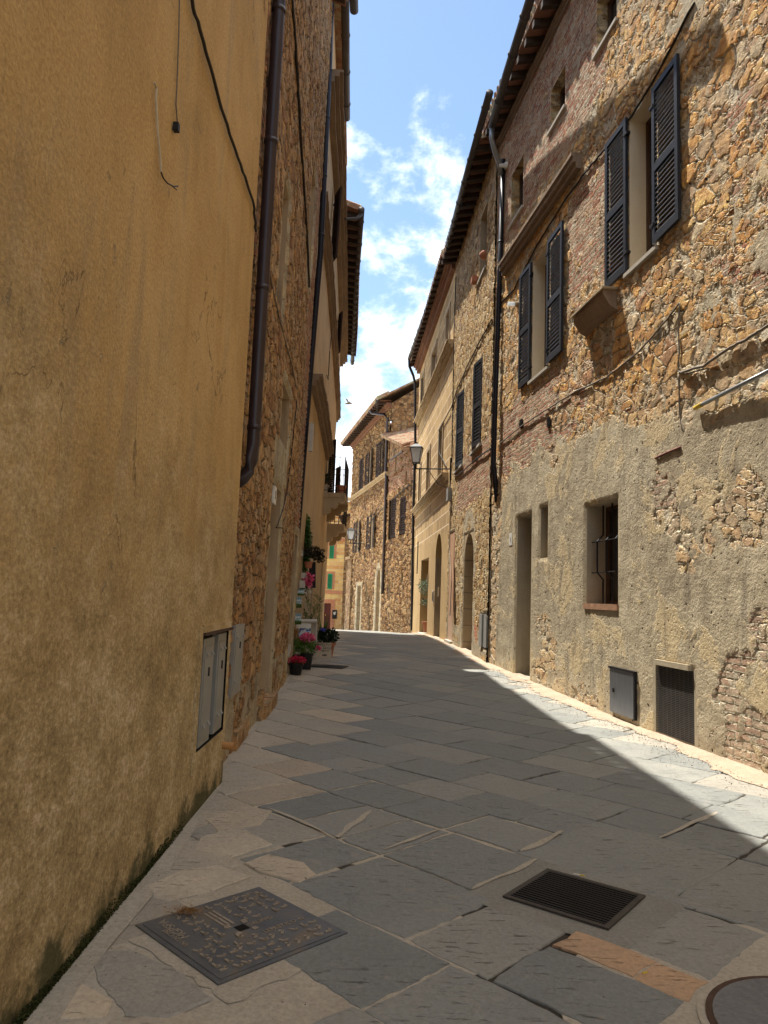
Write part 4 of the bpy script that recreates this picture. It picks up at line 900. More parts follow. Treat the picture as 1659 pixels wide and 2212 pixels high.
m = MB(); F_R3.box(m, 25.6, 25.75, 1.35, 1.75, 0, .04); R = single(m, 'notice_frame', M_WHITE, 'small white framed notice inside the tall arched doorway edge', 'notice'); R['_o'] = tuple(R.location); m = MB(); F_R3.box(m, 25.62, 25.73, 1.40, 1.70, .04, .05); m.build('notice_sheet', M_DARK, R)
for (px, py, lb) in ((949, 1278, 'small brass bell plate right of the tall arched doorway'), (925, 1250, 'small brass bell plate between the two dark doorways')):
    y, z = F_R3.hit(px, py); m = MB(); F_R3.box(m, y - .05, y + .07, z - .16, z + .16, 0, .04); single(m, 'bell_plate', M_TRIM, lb, 'bell plate')

# ------------------------------------------------------------------ foliage helpers
def blob(mb, c, rad, n, w, l, up_=.3, gauss=True):
    c = Vector(c)
    for i in range(n):
        d = Vector((random.gauss(0, 1), random.gauss(0, 1), random.gauss(0, 1))).normalized(); r = random.random() ** .45
        p = c + Vector((d.x * rad[0], d.y * rad[1], d.z * rad[2])) * r * random.uniform(.75, 1.12)
        mb.leaf(p, (d.x + random.uniform(-.6, .6), d.y + random.uniform(-.6, .6), d.z * .6 + up_ + random.uniform(-.5, .5)), w * random.uniform(.7, 1.3), l * random.uniform(.7, 1.3), random.random())
def pot(R, c, r, h, mat, name='pot'):
    c = Vector(c); m = MB(); m.tube([c, c + Vector((0, 0, h * .85)), c + Vector((0, 0, h * .85)), c + Vector((0, 0, h))], [r * .72, r * .95, r * 1.08, r * 1.08], 14); return m.build(name, mat, R, False)

# olive in the square doorway
c = F_R3.p(29.3, .15, -.22); R = root('olive_tree', c, 'little grey green olive bush in a pot in the square doorway', 'olive bush')
pot(R, c, .2, .4, M_TERR); m = MB(); m.tube([c + Vector((0, 0, .35)), c + Vector((.02, 0, .9)), c + Vector((-.02, 0, 1.5))], [.03, .025, .015], 6); m.build('trunk', M_WOOD, R)
m = MB(); blob(m, c + Vector((-.08, 0, 1.75)), (.34, .34, .32), 420, .018, .09); blob(m, c + Vector((-.05, 0, 1.15)), (.26, .26, .16), 200, .018, .09); m.build('foliage', M_OLIVE, R)

# ------------------------------------------------------------------ street lamps
def lantern(name, label, wallp, armend, s=1.0, group='wall street lamps'):
    R = root(name, wallp, label, 'street lamp', group); m = MB(); a = Vector(wallp); b = Vector(armend)
    d = (b - a); d.z = 0; L_ = d.length; d.normalize()
    m.tube([a, Vector((b.x, b.y, a.z)) - d * -.12], .018 * s, 8)
    m.tube([a + Vector((0, 0, -.55)) * s, a + d * L_ * .35 + Vector((0, 0, -.42)) * s, a + d * L_ * .62 + Vector((0, 0, -.06)) * s, a + d * L_ * .72 + Vector((0, 0, -.12)) * s], .010 * s, 6); m.build('arm', M_IRON, R)
    m = MB(); m.obox(a + Vector((0, 0, -.25)) * s, d * .02, d.cross(Vector((0, 0, 1))) * .04, Vector((0, 0, .55)) * s); m.build('wall_plate', M_IRON, R)
    c = Vector((b.x, b.y, a.z)); u = d; v = d.cross(Vector((0, 0, 1)))
    m = MB(); m.tube([c, c + Vector((0, 0, .16 * s))], .02 * s, 8); z0, z1 = .16 * s, .58 * s; r0, r1 = .085 * s, .155 * s
    def ring(z, r): return [c + Vector((0, 0, z)) + u * r * i + v * r * j for i, j in ((-1, -1), (1, -1), (1, 1), (-1, 1))]
    A, B = ring(z0, r0), ring(z1, r1)
    for i in range(4): m.tube([A[i], B[i]], .011 * s, 5); m.tube([A[i], A[(i + 1) % 4]], .012 * s, 5); m.tube([B[i], B[(i + 1) % 4]], .014 * s, 5)
    T = ring(z1 + .11 * s, .05 * s)
    B2 = ring(z1 + .01 * s, r1 * 1.12)
    for i in range(4): m.quad(B2[i], B2[(i + 1) % 4], T[(i + 1) % 4], T[i])
    m.poly(T); m.poly(B2[::-1]); m.cyl(c + Vector((0, 0, z1 + .10 * s)), .03 * s, .05 * s, 8)
    for q in ring(z0 - .01, r0 * 1.15): m.cyl(q - Vector((0, 0, .03 * s)), .012 * s, .04 * s, 6)
    m.build('lantern_frame', M_IRON, R)
    m = MB(); A, B = ring(z0 + .01, r0 * .93), ring(z1 - .005, r1 * .95)
    for i in range(4): m.quad(A[i], A[(i + 1) % 4], B[(i + 1) % 4], B[i])
    m.poly(A[::-1]); m.build('lantern_glass', M_LAMPGL, R)
    return R
wp = F_R2.p(22.1, at(975, 1013, 22.1).z, .03); ae = at(899, 1007, 22.3)
lantern('street_lamp', 'large near wall lantern on a long black iron arm', wp, (ae.x, 22.3, wp.z), 1.12)
yl, zl = F_H4.hit(791, 1175); wp2 = F_H4.p(yl, zl, .03); ae2 = at(757, 1173, yl - .2)
lantern('street_lamp', 'small distant wall lantern before the dark shutters of the bend house', wp2, (ae2.x, ae2.y, wp2.z), 1.35)

# ------------------------------------------------------------------ far bend: low house and tall house
H = root('low_house', (.8, 37, gz(37)), 'low stone house with a mossy tiled lean-to roof beside the patterned facade', 'house')
hol = [(37.6, 39.2, 4.5, 6.55), (35.5, 36.7, 4.55, 6.35), (38.45, 38.85, 1.26, 2.38), (35.7, 36.1, 2.06, 2.87), (38.0, 38.35, 8.0, 8.9), (35.6, 35.95, 6.95, 7.65)]
def wedge_wall(F, H, mat): pass
wall_grid(F_H5, 'wall', H, M_H4, 33.62, 39.7, -1.0, 8.9, .07, hol, lambda Y, Z, D: np.full(Y.shape, -.1), lambda Y, Z, D: np.clip(.2 + .4 * (Z > 7), 0, 1))
body(F_H5, H, 33.62, 39.7, -1.0, 8.9, 7, M_H4)
for i, h in enumerate(hol):
    w = window(F_H5, H, *h, .2, M_TRIM)
    if i < 2: a, b, z0, z1 = h; shutter(F_H5, w, a, a + .55, z0, z1, .02, .14, M_SHBR, 18); shutter(F_H5, w, b, b - .55, z0, z1, .02, .14, M_SHBR, 18)
r_ = MB()
for i in range(22):
    y = 35.2 + i * .24; zt = 8.75 + (y - 35.1) * .31
    r_.tube([F_H5.p(y, zt, .42), F_H5.p(y, zt + .35, -.6), F_H5.p(y, zt + .72, -1.6)], [.10, .10, .09], 8)
r_.hexa([F_H5.p(y, z, o) for z0_ in (0, .06) for y, z, o in ((35.0, 8.62 + z0_, .35), (40.4, 10.27 + z0_, .35), (40.4, 10.9 + z0_, -1.6), (35.0, 9.3 + z0_, -1.6))]); r_.build('roof', M_TILE, H)
m = MB(); m.poly([F_H5.p(35.0, 8.85, 0), F_H5.p(39.7, 8.85, 0), F_H5.p(39.7, 10.1, 0), F_H5.p(35.0, 8.62, 0)]); m.build('gable_wall', M_H4, H)
m = MB(); m.tube([F_H5.p(35.0, 8.45, .4), F_H5.p(37.6, 8.5, .4)], .05, 10); m.build('gutter', M_GUTTER, H)

H = root('tall_house', (-1, 45, gz(45)), 'tall sunlit stone house at the bend with brown shutters and long dark eave', 'house')
hol = dict(u1=(47.3, 48.8, 8.43, 10.45), u2=(44.75, 45.4, 8.43, 10.4), u3=(41.5, 41.95, 8.43, 10.4), l1=(47.9, 48.85, 4.3, 6.3), l2=(43.25, 44.1, 4.3, 6.3), door=(46.4, 47.7, -.75, 2.06), w1=(44.35, 45.05, 1.05, 2.13), w2=(42.95, 43.35, 1.2, 1.84), arch=(40.75, 41.75, -.5, 2.95), w6=(49.4, 50.0, .6, 2.1))
def plH4(Y, Z, D):
    p = np.clip(-.1 + .9 * box_region(Y, Z, 46.0, 48.2, -1, 2.35, .1) + .9 * (np.hypot((Y - 41.25) / .95, np.maximum(Z - 2.0, 0) / 1.35) < 1) * (Z < 4), 0, 1); return p
wall_grid(F_H4, 'wall', H, M_H4, 39.7, 51.7, -1.4, 12.1, .07, list(hol.values()), plH4, lambda Y, Z, D: np.clip(.1 + .35 * box_region(Y, Z, 42, 48, 2.2, 3.6, .6) + .3 * (Z > 6.6) * (Z < 8.2), 0, 1))
body(F_H4, H, 39.7, 51.7, -1.4, 12.1, 8, M_H4, rise=2.6)
roof(F_H4, H, 39.3, 52.3, 12.35, 8, .85, rise=2.6); rafters(F_H4, H, 39.6, 52.1, 12.22, .0, .8, .55, .16, .14)
ledge(F_H4, H, None, 12.1, .3, .3, 39.7, 51.7, 'cornice', M_CORN); ledge(F_H4, H, None, 8.25, .22, .22, 39.7, 51.9, 'string_ledge', M_ARCH)
g = [gnd(742, 958, 12.35), gnd(815, 895, 12.15)]; g.append(F_H4.p(39.5, 12.1, .85)); gutter([g[0], g[1], g[2]], H, .10)
for k in ('u1', 'u2', 'u3', 'l1', 'l2', 'w1', 'w2', 'w6'):
    a, b, z0, z1 = hol[k]; w = window(F_H4, H, a, b, z0, z1, .3, M_CREAM if k in ('u2', 'u3', 'l1', 'l2') else M_TRIM)
    if k == 'u1': c = (a + b) / 2; shutter(F_H4, w, a, c - .02, z0, z1, .02, .08, M_SHBR, 18); shutter(F_H4, w, b, c + .02, z0, z1, .02, .08, M_SHBR, 18)
    elif k[0] in 'ul': ww = (.95 if k == 'u2' else .95); shutter(F_H4, w, a, a - ww * .9, z0, z1, .06, .16, M_SHBR, 18); shutter(F_H4, w, b, b + ww, z0, z1, .04, .10, M_SHBR, 18)
d_ = door(F_H4, H, *hol['arch'], .4, M_WOOD, M_ARCH, 'pale framed arched doorway'); arch_fill(F_H4, 40.75, 41.75, 2.3, 2.95, .004, .4, M_ARCH, d_)
m = MB()
for i in range(17):
    t = math.pi * i / 16; t2 = math.pi * (i + 1) / 16
    if i < 16:
        P = [F_H4.p(41.25 - rr * math.cos(tt), 2.3 + zr * math.sin(tt), oo) for tt, rr, zr, oo in ((t, .5, .65, .03), (t2, .5, .65, .03), (t2, .85, .95, .03), (t, .85, .95, .03))]; m.quad(*P)
F_H4.box(m, 40.4, 40.75, -.6, 2.3, -.02, .03); F_H4.box(m, 41.75, 42.1, -.6, 2.3, -.02, .03); m.build('arch_surround', M_ARCH, d_)
d_ = door(F_H4, H, *hol['door'], .4, M_WOOD, M_ARCH, 'pale framed square doorway'); m = MB(); F_H4.box(m, 46.1, 46.4, -.75, 2.35, -.02, .03); F_H4.box(m, 47.7, 48.05, -.75, 2.35, -.02, .03); F_H4.box(m, 46.4, 47.7, 2.06, 2.35, -.02, .03); m.build('surround', M_ARCH, d_)
q = [F_H4.p(41.9, 12.15, .8), F_H4.p(41.6, 11.9, .7), F_H4.p(40.6, 11.65, .2), F_H4.p(40.1, 11.3, .12), F_H4.p(40.0, 8.4, .12), F_H4.p(39.8, 7.9, .12), F_H4.p(39.75, 5, .12), F_H4.p(39.75, 1.6, .12)]; pipe(H, q, .08, M_BRPIPE)
cable(onw(F_H4, [(768, 1158), (795, 1133), (820, 1105), (838, 1088)], .06), .03, M_CABLE, 'cable', 'black cable along the bend house above its lower shutters'); cable(onw(F_H5, [(842, 1085), (870, 1060), (890, 1042)], .06), .03, M_CABLE, 'cable', 'black cable along the low stone house above its shutters')
# darker pier at the far corner
m = MB(); F_H4.box(m, 49.9, 51.75, -1.3, 3.9, -.2, .14); F_H4.box(m, 49.8, 51.9, 3.9, 4.1, -.2, .26); m.build('corner_pier', M_H4, H)
# house behind with low eave
H = root('far_house', (-2.6, 56, gz(56)), 'narrow house beyond the bend showing only its dark tiled eave', 'house')
m = MB(); m.box(-2.75, 3, 53, 60, -2, 7.2); m.build('wall', M_H4, H)
m = MB(); e = at(736, 1105, 54); m.hexa([(e.x, 52.6, 7.0), (3, 52.6, 8.2), (3, 60, 8.2), (e.x, 60, 7.0), (e.x, 52.6, 7.15), (3, 52.6, 8.35), (3, 60, 8.35), (e.x, 60, 7.15)]); m.build('roof', M_RAFT, H)
m = MB()
for i in range(8): m = MB(); y = 52.7 + i * .9; m.box(e.x + .05, -2.7, y, y + .18, 6.75, 6.98); m.build('rafter', M_RAFT, H)

# ------------------------------------------------------------------ end house
YE = 62.0
pL, pR = at(640, 1362, YE), at(800, 1362, YE); zt = at(745, 1083, YE).z; zb = gz(YE) - .8
H = root('sandstone_house', ((pL.x + pR.x) / 2, YE, gz(YE)), 'golden block stone house closing the street with green shutters and red brick trim', 'house')
def ex(px): return at(px, 1250, YE).x
def ez(py): return at(730, py, YE).z
dX0, dX1 = ex(703), ex(717.5); dz0, dz1 = gz(YE), ez(1304)
holes = [(dX0, dX1, dz0, dz1), (ex(708), ex(718), ez(1273), ez(1240)), (ex(709), ex(719), ez(1207), ez(1165))]
m = MB(); xs = sorted(set([pL.x, pR.x] + [h[0] for h in holes] + [h[1] for h in holes])); zs = sorted(set([zb, zt] + [h[2] for h in holes] + [h[3] for h in holes]))
for a, b in zip(xs[:-1], xs[1:]):
    for c0, c1 in zip(zs[:-1], zs[1:]):
        if not any(h[0] < (a + b) / 2 < h[1] and h[2] < (c0 + c1) / 2 < h[3] for h in holes): m.quad((a, YE, c0), (b, YE, c0), (b, YE, c1), (a, YE, c1))
m.quad((pL.x, YE, zb), (pL.x, YE, zt), (pL.x, YE + 7, zt), (pL.x, YE + 7, zb)); m.quad((pR.x, YE, zb), (pR.x, YE + 7, zb), (pR.x, YE + 7, zt), (pR.x, YE, zt)); m.build('wall', M_END, H)
m = MB(); m.hexa([(pL.x - .3, YE - .35, zt), (pR.x + .3, YE - .35, zt), (pR.x + .3, YE + 8, zt + 1.2), (pL.x - .3, YE + 8, zt + 1.2), (pL.x - .3, YE - .35, zt + .12), (pR.x + .3, YE - .35, zt + .12), (pR.x + .3, YE + 8, zt + 1.32), (pL.x - .3, YE + 8, zt + 1.32)])
for i in range(30): x_ = pL.x + i * .25; m.tube([(x_, YE - .4, zt + .16), (x_, YE + 3, zt + .72)], .09, 7)
m.build('roof', M_TILE, H)
m = MB(); m.box(dX0, dX1, YE + .12, YE + .2, dz0, dz1); w_ = (dX1 - dX0)
for r0, r1 in ((.08, .38), (.45, .68), (.75, .95)): m.box(dX0 + w_ * .15, dX1 - w_ * .15, YE + .10, YE + .12, dz0 + (dz1 - dz0) * r0, dz0 + (dz1 - dz0) * r1)
o = m.build('door', M_BRDOOR, H); m = MB(); m.box(dX0 + .1, dX0 + .16, YE + .06, YE + .1, dz0 + 1.1, dz0 + 1.2); m.build('handle', M_YTIP, o)
def frame_e(x0, x1, z0, z1, t=.28): 
    m = MB(); m.box(x1, x1 + t, YE - .03, YE + .1, z0, z1 + t); m.box(x0 - t, x0, YE - .03, YE + .1, z0, z1 + t); m.box(x0, x1, YE - .03, YE + .1, z1, z1 + t); return m
frame_e(dX0, dX1, dz0, dz1, .34).build('door_surround', M_REDBR, o)
for (x0, x1, z0, z1) in holes[1:]:
    m = MB(); m.box(x0, x1, YE + .1, YE + .15, z0, z1); w = m.build('window', M_GLASS, H); frame_e(x0, x1, z0, z1, .2).build('surround', M_REDBR, w)
    leaf_free(w, (x0, YE - .05), (x1, YE - .05), z0, z1, M_GREEN, 16)
m = MB(); m.box(pL.x, pR.x, YE - .08, YE + .02, ez(1283), ez(1276)); m.build('brick_band', M_REDBR, H)
m = MB(); m.box(ex(731), pR.x, YE - .10, YE + .02, ez(1169), ez(1163)); m.build('brick_band', M_REDBR, H)
R = root('wall_sign', (ex(726), YE, ez(1336)), 'small black sign with a pale hand emblem beside the red brown door', 'sign')
m = MB(); m.box(ex(721), ex(731), YE - .06, YE - .01, ez(1337), ez(1318)); m.build('board', M_IRON, R)
m = MB(); cx, cz = ex(726), ez(1325); m.poly([(cx - .13, YE - .065, cz + .04), (cx - .02, YE - .065, cz - .16), (cx + .08, YE - .065, cz - .1), (cx + .10, YE - .065, cz + .08), (cx + .14, YE - .065, cz + .14), (cx, YE - .065, cz + .12)][::-1]); m.build('emblem', M_WHITF, R)

# ------------------------------------------------------------------ ground sheet, paving, cement
def ground_mat():
    N = NT('ground_joint'); v = N.obj(); n = N.noise(v, 1.1, 5, .6); f = N.noise(v, 30, 5, .7)
    geo = N.n('ShaderNodeNewGeometry'); sp_ = N.n('ShaderNodeSeparateXYZ'); N.L(geo.outputs['Position'], sp_.inputs[0])
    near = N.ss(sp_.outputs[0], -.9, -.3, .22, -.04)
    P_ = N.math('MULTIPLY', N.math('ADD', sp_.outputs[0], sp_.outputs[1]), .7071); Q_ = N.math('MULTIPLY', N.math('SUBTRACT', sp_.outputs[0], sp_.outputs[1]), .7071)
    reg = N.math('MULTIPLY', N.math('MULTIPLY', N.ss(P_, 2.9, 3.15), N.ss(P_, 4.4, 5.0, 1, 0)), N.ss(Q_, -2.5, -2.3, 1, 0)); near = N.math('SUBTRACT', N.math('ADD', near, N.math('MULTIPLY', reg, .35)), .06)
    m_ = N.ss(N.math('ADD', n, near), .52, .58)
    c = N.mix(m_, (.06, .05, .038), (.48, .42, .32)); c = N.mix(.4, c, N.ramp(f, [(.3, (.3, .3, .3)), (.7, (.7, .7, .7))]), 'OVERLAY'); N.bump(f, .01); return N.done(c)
M_GR = ground_mat()
m = MB(); ys = sorted(set([-40, -8] + [y * 1.0 for y in range(-7, 80)] + [120, 300, 1500]))
xsg = [-400, -10, -4, -2, 0, 2, 4, 6, 14, 400]
for a, b in zip(ys[:-1], ys[1:]):
    for x0, x1 in zip(xsg[:-1], xsg[1:]): m.quad((x0, a, gz(a) - .009), (x1, a, gz(a) - .009), (x1, b, gz(b) - .009), (x0, b, gz(b) - .009))
struct(m.build('ground', M_GR))

def slab_mat():
    N = NT('sandstone_slabs'); v = N.obj(); at1 = N.attr('tint').outputs['Fac']; kind = N.attr('kindf').outputs['Fac']
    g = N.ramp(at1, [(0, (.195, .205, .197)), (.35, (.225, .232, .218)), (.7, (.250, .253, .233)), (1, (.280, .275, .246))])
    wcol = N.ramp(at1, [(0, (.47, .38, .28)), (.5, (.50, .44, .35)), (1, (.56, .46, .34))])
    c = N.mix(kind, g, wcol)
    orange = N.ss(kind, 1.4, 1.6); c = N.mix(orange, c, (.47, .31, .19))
    n1 = N.noise(v, 2.2, 6, .6); n2 = N.noise(v, 38, 5, .75); n3 = N.noise(v, 7, 5, .65, .5)
    c = N.mix(.45, c, N.ramp(n1, [(.3, (.36, .37, .38)), (.7, (.62, .6, .56))]), 'OVERLAY')
    c = N.mix(.4, c, N.ramp(n2, [(.25, (.2, .2, .2)), (.5, (.5, .5, .5)), (.75, (.75, .75, .75))]), 'OVERLAY')
    c = N.mix(N.math('MULTIPLY', N.ss(n3, .60, .70), .45), c, (.34, .30, .24)); 
    # chisel marks
    mp = N.n('ShaderNodeMapping'); tc = N.n('ShaderNodeTexCoord'); N.L(tc.outputs['Object'], mp.inputs[0]); mp.inputs['Rotation'].default_value = (0, 0, .5); mp.inputs['Scale'].default_value = (4, 26, 1)
    ch = N.noise(mp.outputs[0], 1.6, 5, .68); chm = N.ss(ch, .33, .40); chm2 = N.math('MAXIMUM', chm, N.ss(N.noise(v, 1.6, 2), .52, .40))
    c = N.mix(N.math('MULTIPLY', N.math('SUBTRACT', 1.0, chm2), .6), c, (.10, .09, .075))
    h = N.math('ADD', N.math('MULTIPLY', n3, 1.2), N.math('ADD', N.math('MULTIPLY', n2, .35), N.math('MULTIPLY', chm2, .6))); N.bump(h, .014)
    N.b.inputs['Specular IOR Level'].default_value = .35
    return N.done(c, N.ss(n1, .3, .7, .55, .75))
M_SLAB = slab_mat()
S2 = math.sqrt(.5)
def pq(X, Y): return (X + Y) * S2, (X - Y) * S2
MAN = [gnd(*p_) for p_ in ((288, 1998), (540, 1920), (755, 2018), (500, 2125))]; GRT = [gnd(*p_) for p_ in ((1083, 1937), (1180, 1880), (1409, 1942), (1305, 2008))]
RND = Vector((1.653, 2.798, 0)); RNDR = .44
def inpoly(x, y, P):
    c = False; n = len(P)
    for i in range(n):
        a, b = P[i], P[(i + 1) % n]
        if (a[1] > y) != (b[1] > y) and x < (b[0] - a[0]) * (y - a[1]) / (b[1] - a[1]) + a[0]: c = not c
    return c
def grow(P, k):
    cx = sum(p_[0] for p_ in P) / len(P); cy = sum(p_[1] for p_ in P) / len(P)
    return [(p_[0] + (p_[0] - cx) / math.hypot(p_[0] - cx, p_[1] - cy) * k, p_[1] + (p_[1] - cy) / math.hypot(p_[0] - cx, p_[1] - cy) * k) for p_ in P]
APR = grow(MAN, .09); GAP = grow(GRT, .05)
def wallL(y): return (F_L1 if y < 6 else F_L2 if y < 14.4 else F_L3).p(min(y, 31), 0).x if y < 31.6 else -2.4 - (y - 31.6) * .25
def wallR(y):
    F = F_R1 if y < 15.95 else F_R2 if y < 22.3 else F_R3 if y < 33.6 else F_H5 if y < 39.7 else F_H4
    return F.p(y, 0).x if y < 51.7 else -2.3 - (y - 51.7) * .1
V_, Fc, T_, K_ = [], [], [], []
rs = random.Random(11)
rows = [-5.2, -4.6, -4.0, -3.5, -3.0, -2.4, -1.8, -1.2, -.7, -.1, .5, 1.1, 1.55, 2.02, 2.54, 3.22, 3.88, 4.87, 5.42, 6.0]
while rows[-1] < 40: rows.append(rows[-1] + rs.uniform(.42, .74))
CUT = {2.02: [-5.2, -4.4, -3.5, -2.75, -2.05, -1.3, -.6], 2.54: [-5.9, -5.0, -4.25, -3.62, -3.14, -2.31, -1.87, -1.25, -.55], 3.22: [-5.6, -4.76, -4.4, -3.94, -3.52, -3.15, -2.48, -1.70, -1.25, -.6], 3.88: [-6.2, -5.4, -4.9, -4.4, -3.81, -3.23, -2.66, -1.73, -1.22, -.6], 4.87: [-6.6, -5.8, -4.75, -4.0, -3.3, -2.67, -2.2, -1.72, -1.1]}
def slab(p0, p1, q0, q1, kind=None, force=False, gap=None, jit=.009):
    pc, qc = (p0 + p1) / 2, (q0 + q1) / 2; X, Y = (pc + qc) * S2, (pc - qc) * S2
    if Y < .6 or Y > 58: return
    wl, wr = wallL(Y), wallR(Y); hw = .42
    if X < wl - hw or X > wr + hw: return
    lite = 3.1 < pc < 4.6 and qc < -2.4 and Y < 7
    g = gap if gap is not None else (.011 if lite else rs.choice([.004, .006, .007, .010]) * (1.6 if X < wl + .9 else 1))
    if abs(p0 - 2.54) < .01 and gap is None: g = .013
    P = [(p0 + g, q0 + g), (p1 - g, q0 + g), (p1 - g, q1 - g), (p0 + g, q1 - g)]
    P = [(a + rs.uniform(-jit, jit) * .7, b + rs.uniform(-jit, jit)) for a, b in P]
    near = Y < 16; n = max(2, int(.5 / .06)) if near else 2
    out = []
    for i in range(4):
        a, b = P[i], P[(i + 1) % 4]; L_ = math.hypot(a[0] - b[0], a[1] - b[1]); k = max(1, int(L_ / (.05 if Y < 9 else .12 if near else .5)))
        wv = rs.uniform(-.018, .018)
        for j in range(k):
            t = j / k; s_ = (.007 if near else .0) * rs.uniform(-1, 1) + wv * math.sin(math.pi * t); nx, ny = (b[1] - a[1]) / L_, -(b[0] - a[0]) / L_
            out.append((a[0] + (b[0] - a[0]) * t + nx * s_, a[1] + (b[1] - a[1]) * t + ny * s_))
    W2 = [((a + b) * S2, (a - b) * S2) for a, b in out]
    if not force:
        for (x_, y_) in W2:
            if inpoly(x_, y_, APR) or inpoly(x_, y_, GAP): 
                # push the corner out of the cement apron
                pass
        cx_, cy_ = X, Y
        if inpoly(cx_, cy_, APR) or inpoly(cx_, cy_, GAP) or math.hypot(cx_ - RND.x, cy_ - RND.y) < RNDR: return
        ins = sum(1 for (x_, y_) in W2 if inpoly(x_, y_, APR) or inpoly(x_, y_, GAP) or math.hypot(x_ - RND.x, y_ - RND.y) < RNDR + .03)
        if ins > len(W2) * .30 and ins > 0 and (p1 - p0) < .9:
            if (p1 - p0) * (q1 - q0) < .05: return
            if (p1 - p0) > (q1 - q0): mm = (p0 + p1) / 2; slab(p0, mm, q0, q1, kind, False, .0, .0); slab(mm, p1, q0, q1, kind, False, .0, .0)
            else: mm = (q0 + q1) / 2; slab(p0, p1, q0, mm, kind, False, .0, .0); slab(p0, p1, mm, q1, kind, False, .0, .0)
            return
    if kind is None:
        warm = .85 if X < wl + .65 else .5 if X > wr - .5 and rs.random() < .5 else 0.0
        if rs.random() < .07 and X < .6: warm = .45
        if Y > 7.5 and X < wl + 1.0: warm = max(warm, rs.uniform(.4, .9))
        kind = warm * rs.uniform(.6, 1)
    tint = rs.random(); hh = rs.uniform(-.002, .002); tlx, tly = rs.uniform(-.003, .003), rs.uniform(-.003, .003)
    cxm = sum(a for a, b in W2) / len(W2); cym = sum(b for a, b in W2) / len(W2); k0 = len(V_); n = len(W2)
    for sc, dz in ((1.0, -.03), (1.0, -.006), (.985, -.001), (.965, .0)):
        for (x_, y_) in W2:
            xx = cxm + (x_ - cxm) * sc; yy = cym + (y_ - cym) * sc; V_.append((xx, yy, gz(yy) + hh + dz + tlx * (xx - cxm) + tly * (yy - cym)))
    for r_ in range(3):
        for i in range(n): a = k0 + r_ * n + i; b = k0 + r_ * n + (i + 1) % n; Fc.append((a, a + n, b + n, b)); T_.append(tint); K_.append(kind)
    Fc.append(tuple(k0 + 3 * n + i for i in range(n))[::-1]); T_.append(tint); K_.append(kind)
for r0, r1 in zip(rows[:-1], rows[1:]):
    cuts = CUT.get(r0)
    q = -60.0 + rs.uniform(0, 1)
    ql = []
    lo, hi = r0 - 90, r0
    if cuts: ql = list(cuts); 
    q = (ql[-1] if ql else -1.0) if False else None
    if cuts:
        a = cuts[0]
        pre = []
        while a > -r0 - 12: a -= rs.uniform(.5, 1.0); pre.insert(0, a)
        a = cuts[-1]; post = []
        while a < r0 + 9: a += rs.uniform(.5, .95); post.append(a)
        ql = pre + cuts + post
    else:
        a = -(r0 + 6) - 40; ql = []
        while a < r0 + 9: ql.append(a); a += rs.uniform(.5, 1.05)
    for q0, q1 in zip(ql[:-1], ql[1:]):
        if r0 == 2.54 and -1.9 < q0 < -1.8:      # thin orange strip beside the drain
            slab(r0, 3.0, q0, q1, 0.0); slab(3.0, 3.22, q0, -1.48, 2.0, True, .006, .004); slab(3.0, 3.22, -1.48, q1, 2.0, True, .006, .004); continue
        if r0 == 3.88 and q0 < -2.7 or r0 >= 3.88 and r0 < 4.8 and q1 < -2.6:
            slab(r0, 4.40, q0, q1); slab(4.40, r1, q0 + .2, q1 + .2); continue
        slab(r0, r1, q0, q1)
me = bpy.data.meshes.new('street_paving'); me.from_pydata(V_, [], Fc); me.materials.append(M_SLAB)
A = me.attributes.new('tint', 'FLOAT', 'FACE'); A.data.foreach_set('value', np.array(T_, dtype=np.float32)); A = me.attributes.new('kindf', 'FLOAT', 'FACE'); A.data.foreach_set('value', np.array(K_, dtype=np.float32))
o = bpy.data.objects.new('street_paving', me); COL.objects.link(o); struct(o)

def cement_mat(name, a, b):
    N = NT(name); v = N.obj(); n = N.noise(v, 3, 6, .65); f = N.noise(v, 45, 5, .75)
    c = N.mix(n, a, b); c = N.mix(.5, c, N.ramp(f, [(.3, (.3, .3, .3)), (.7, (.72, .72, .72))]), 'OVERLAY'); N.bump(N.math('ADD', f, n), .008); return N.done(c)
M_CEM = cement_mat('cement', (.34, .30, .24), (.52, .465, .37)); M_DUST = cement_mat('pale_mortar_strip', (.26, .19, .135), (.50, .40, .30))
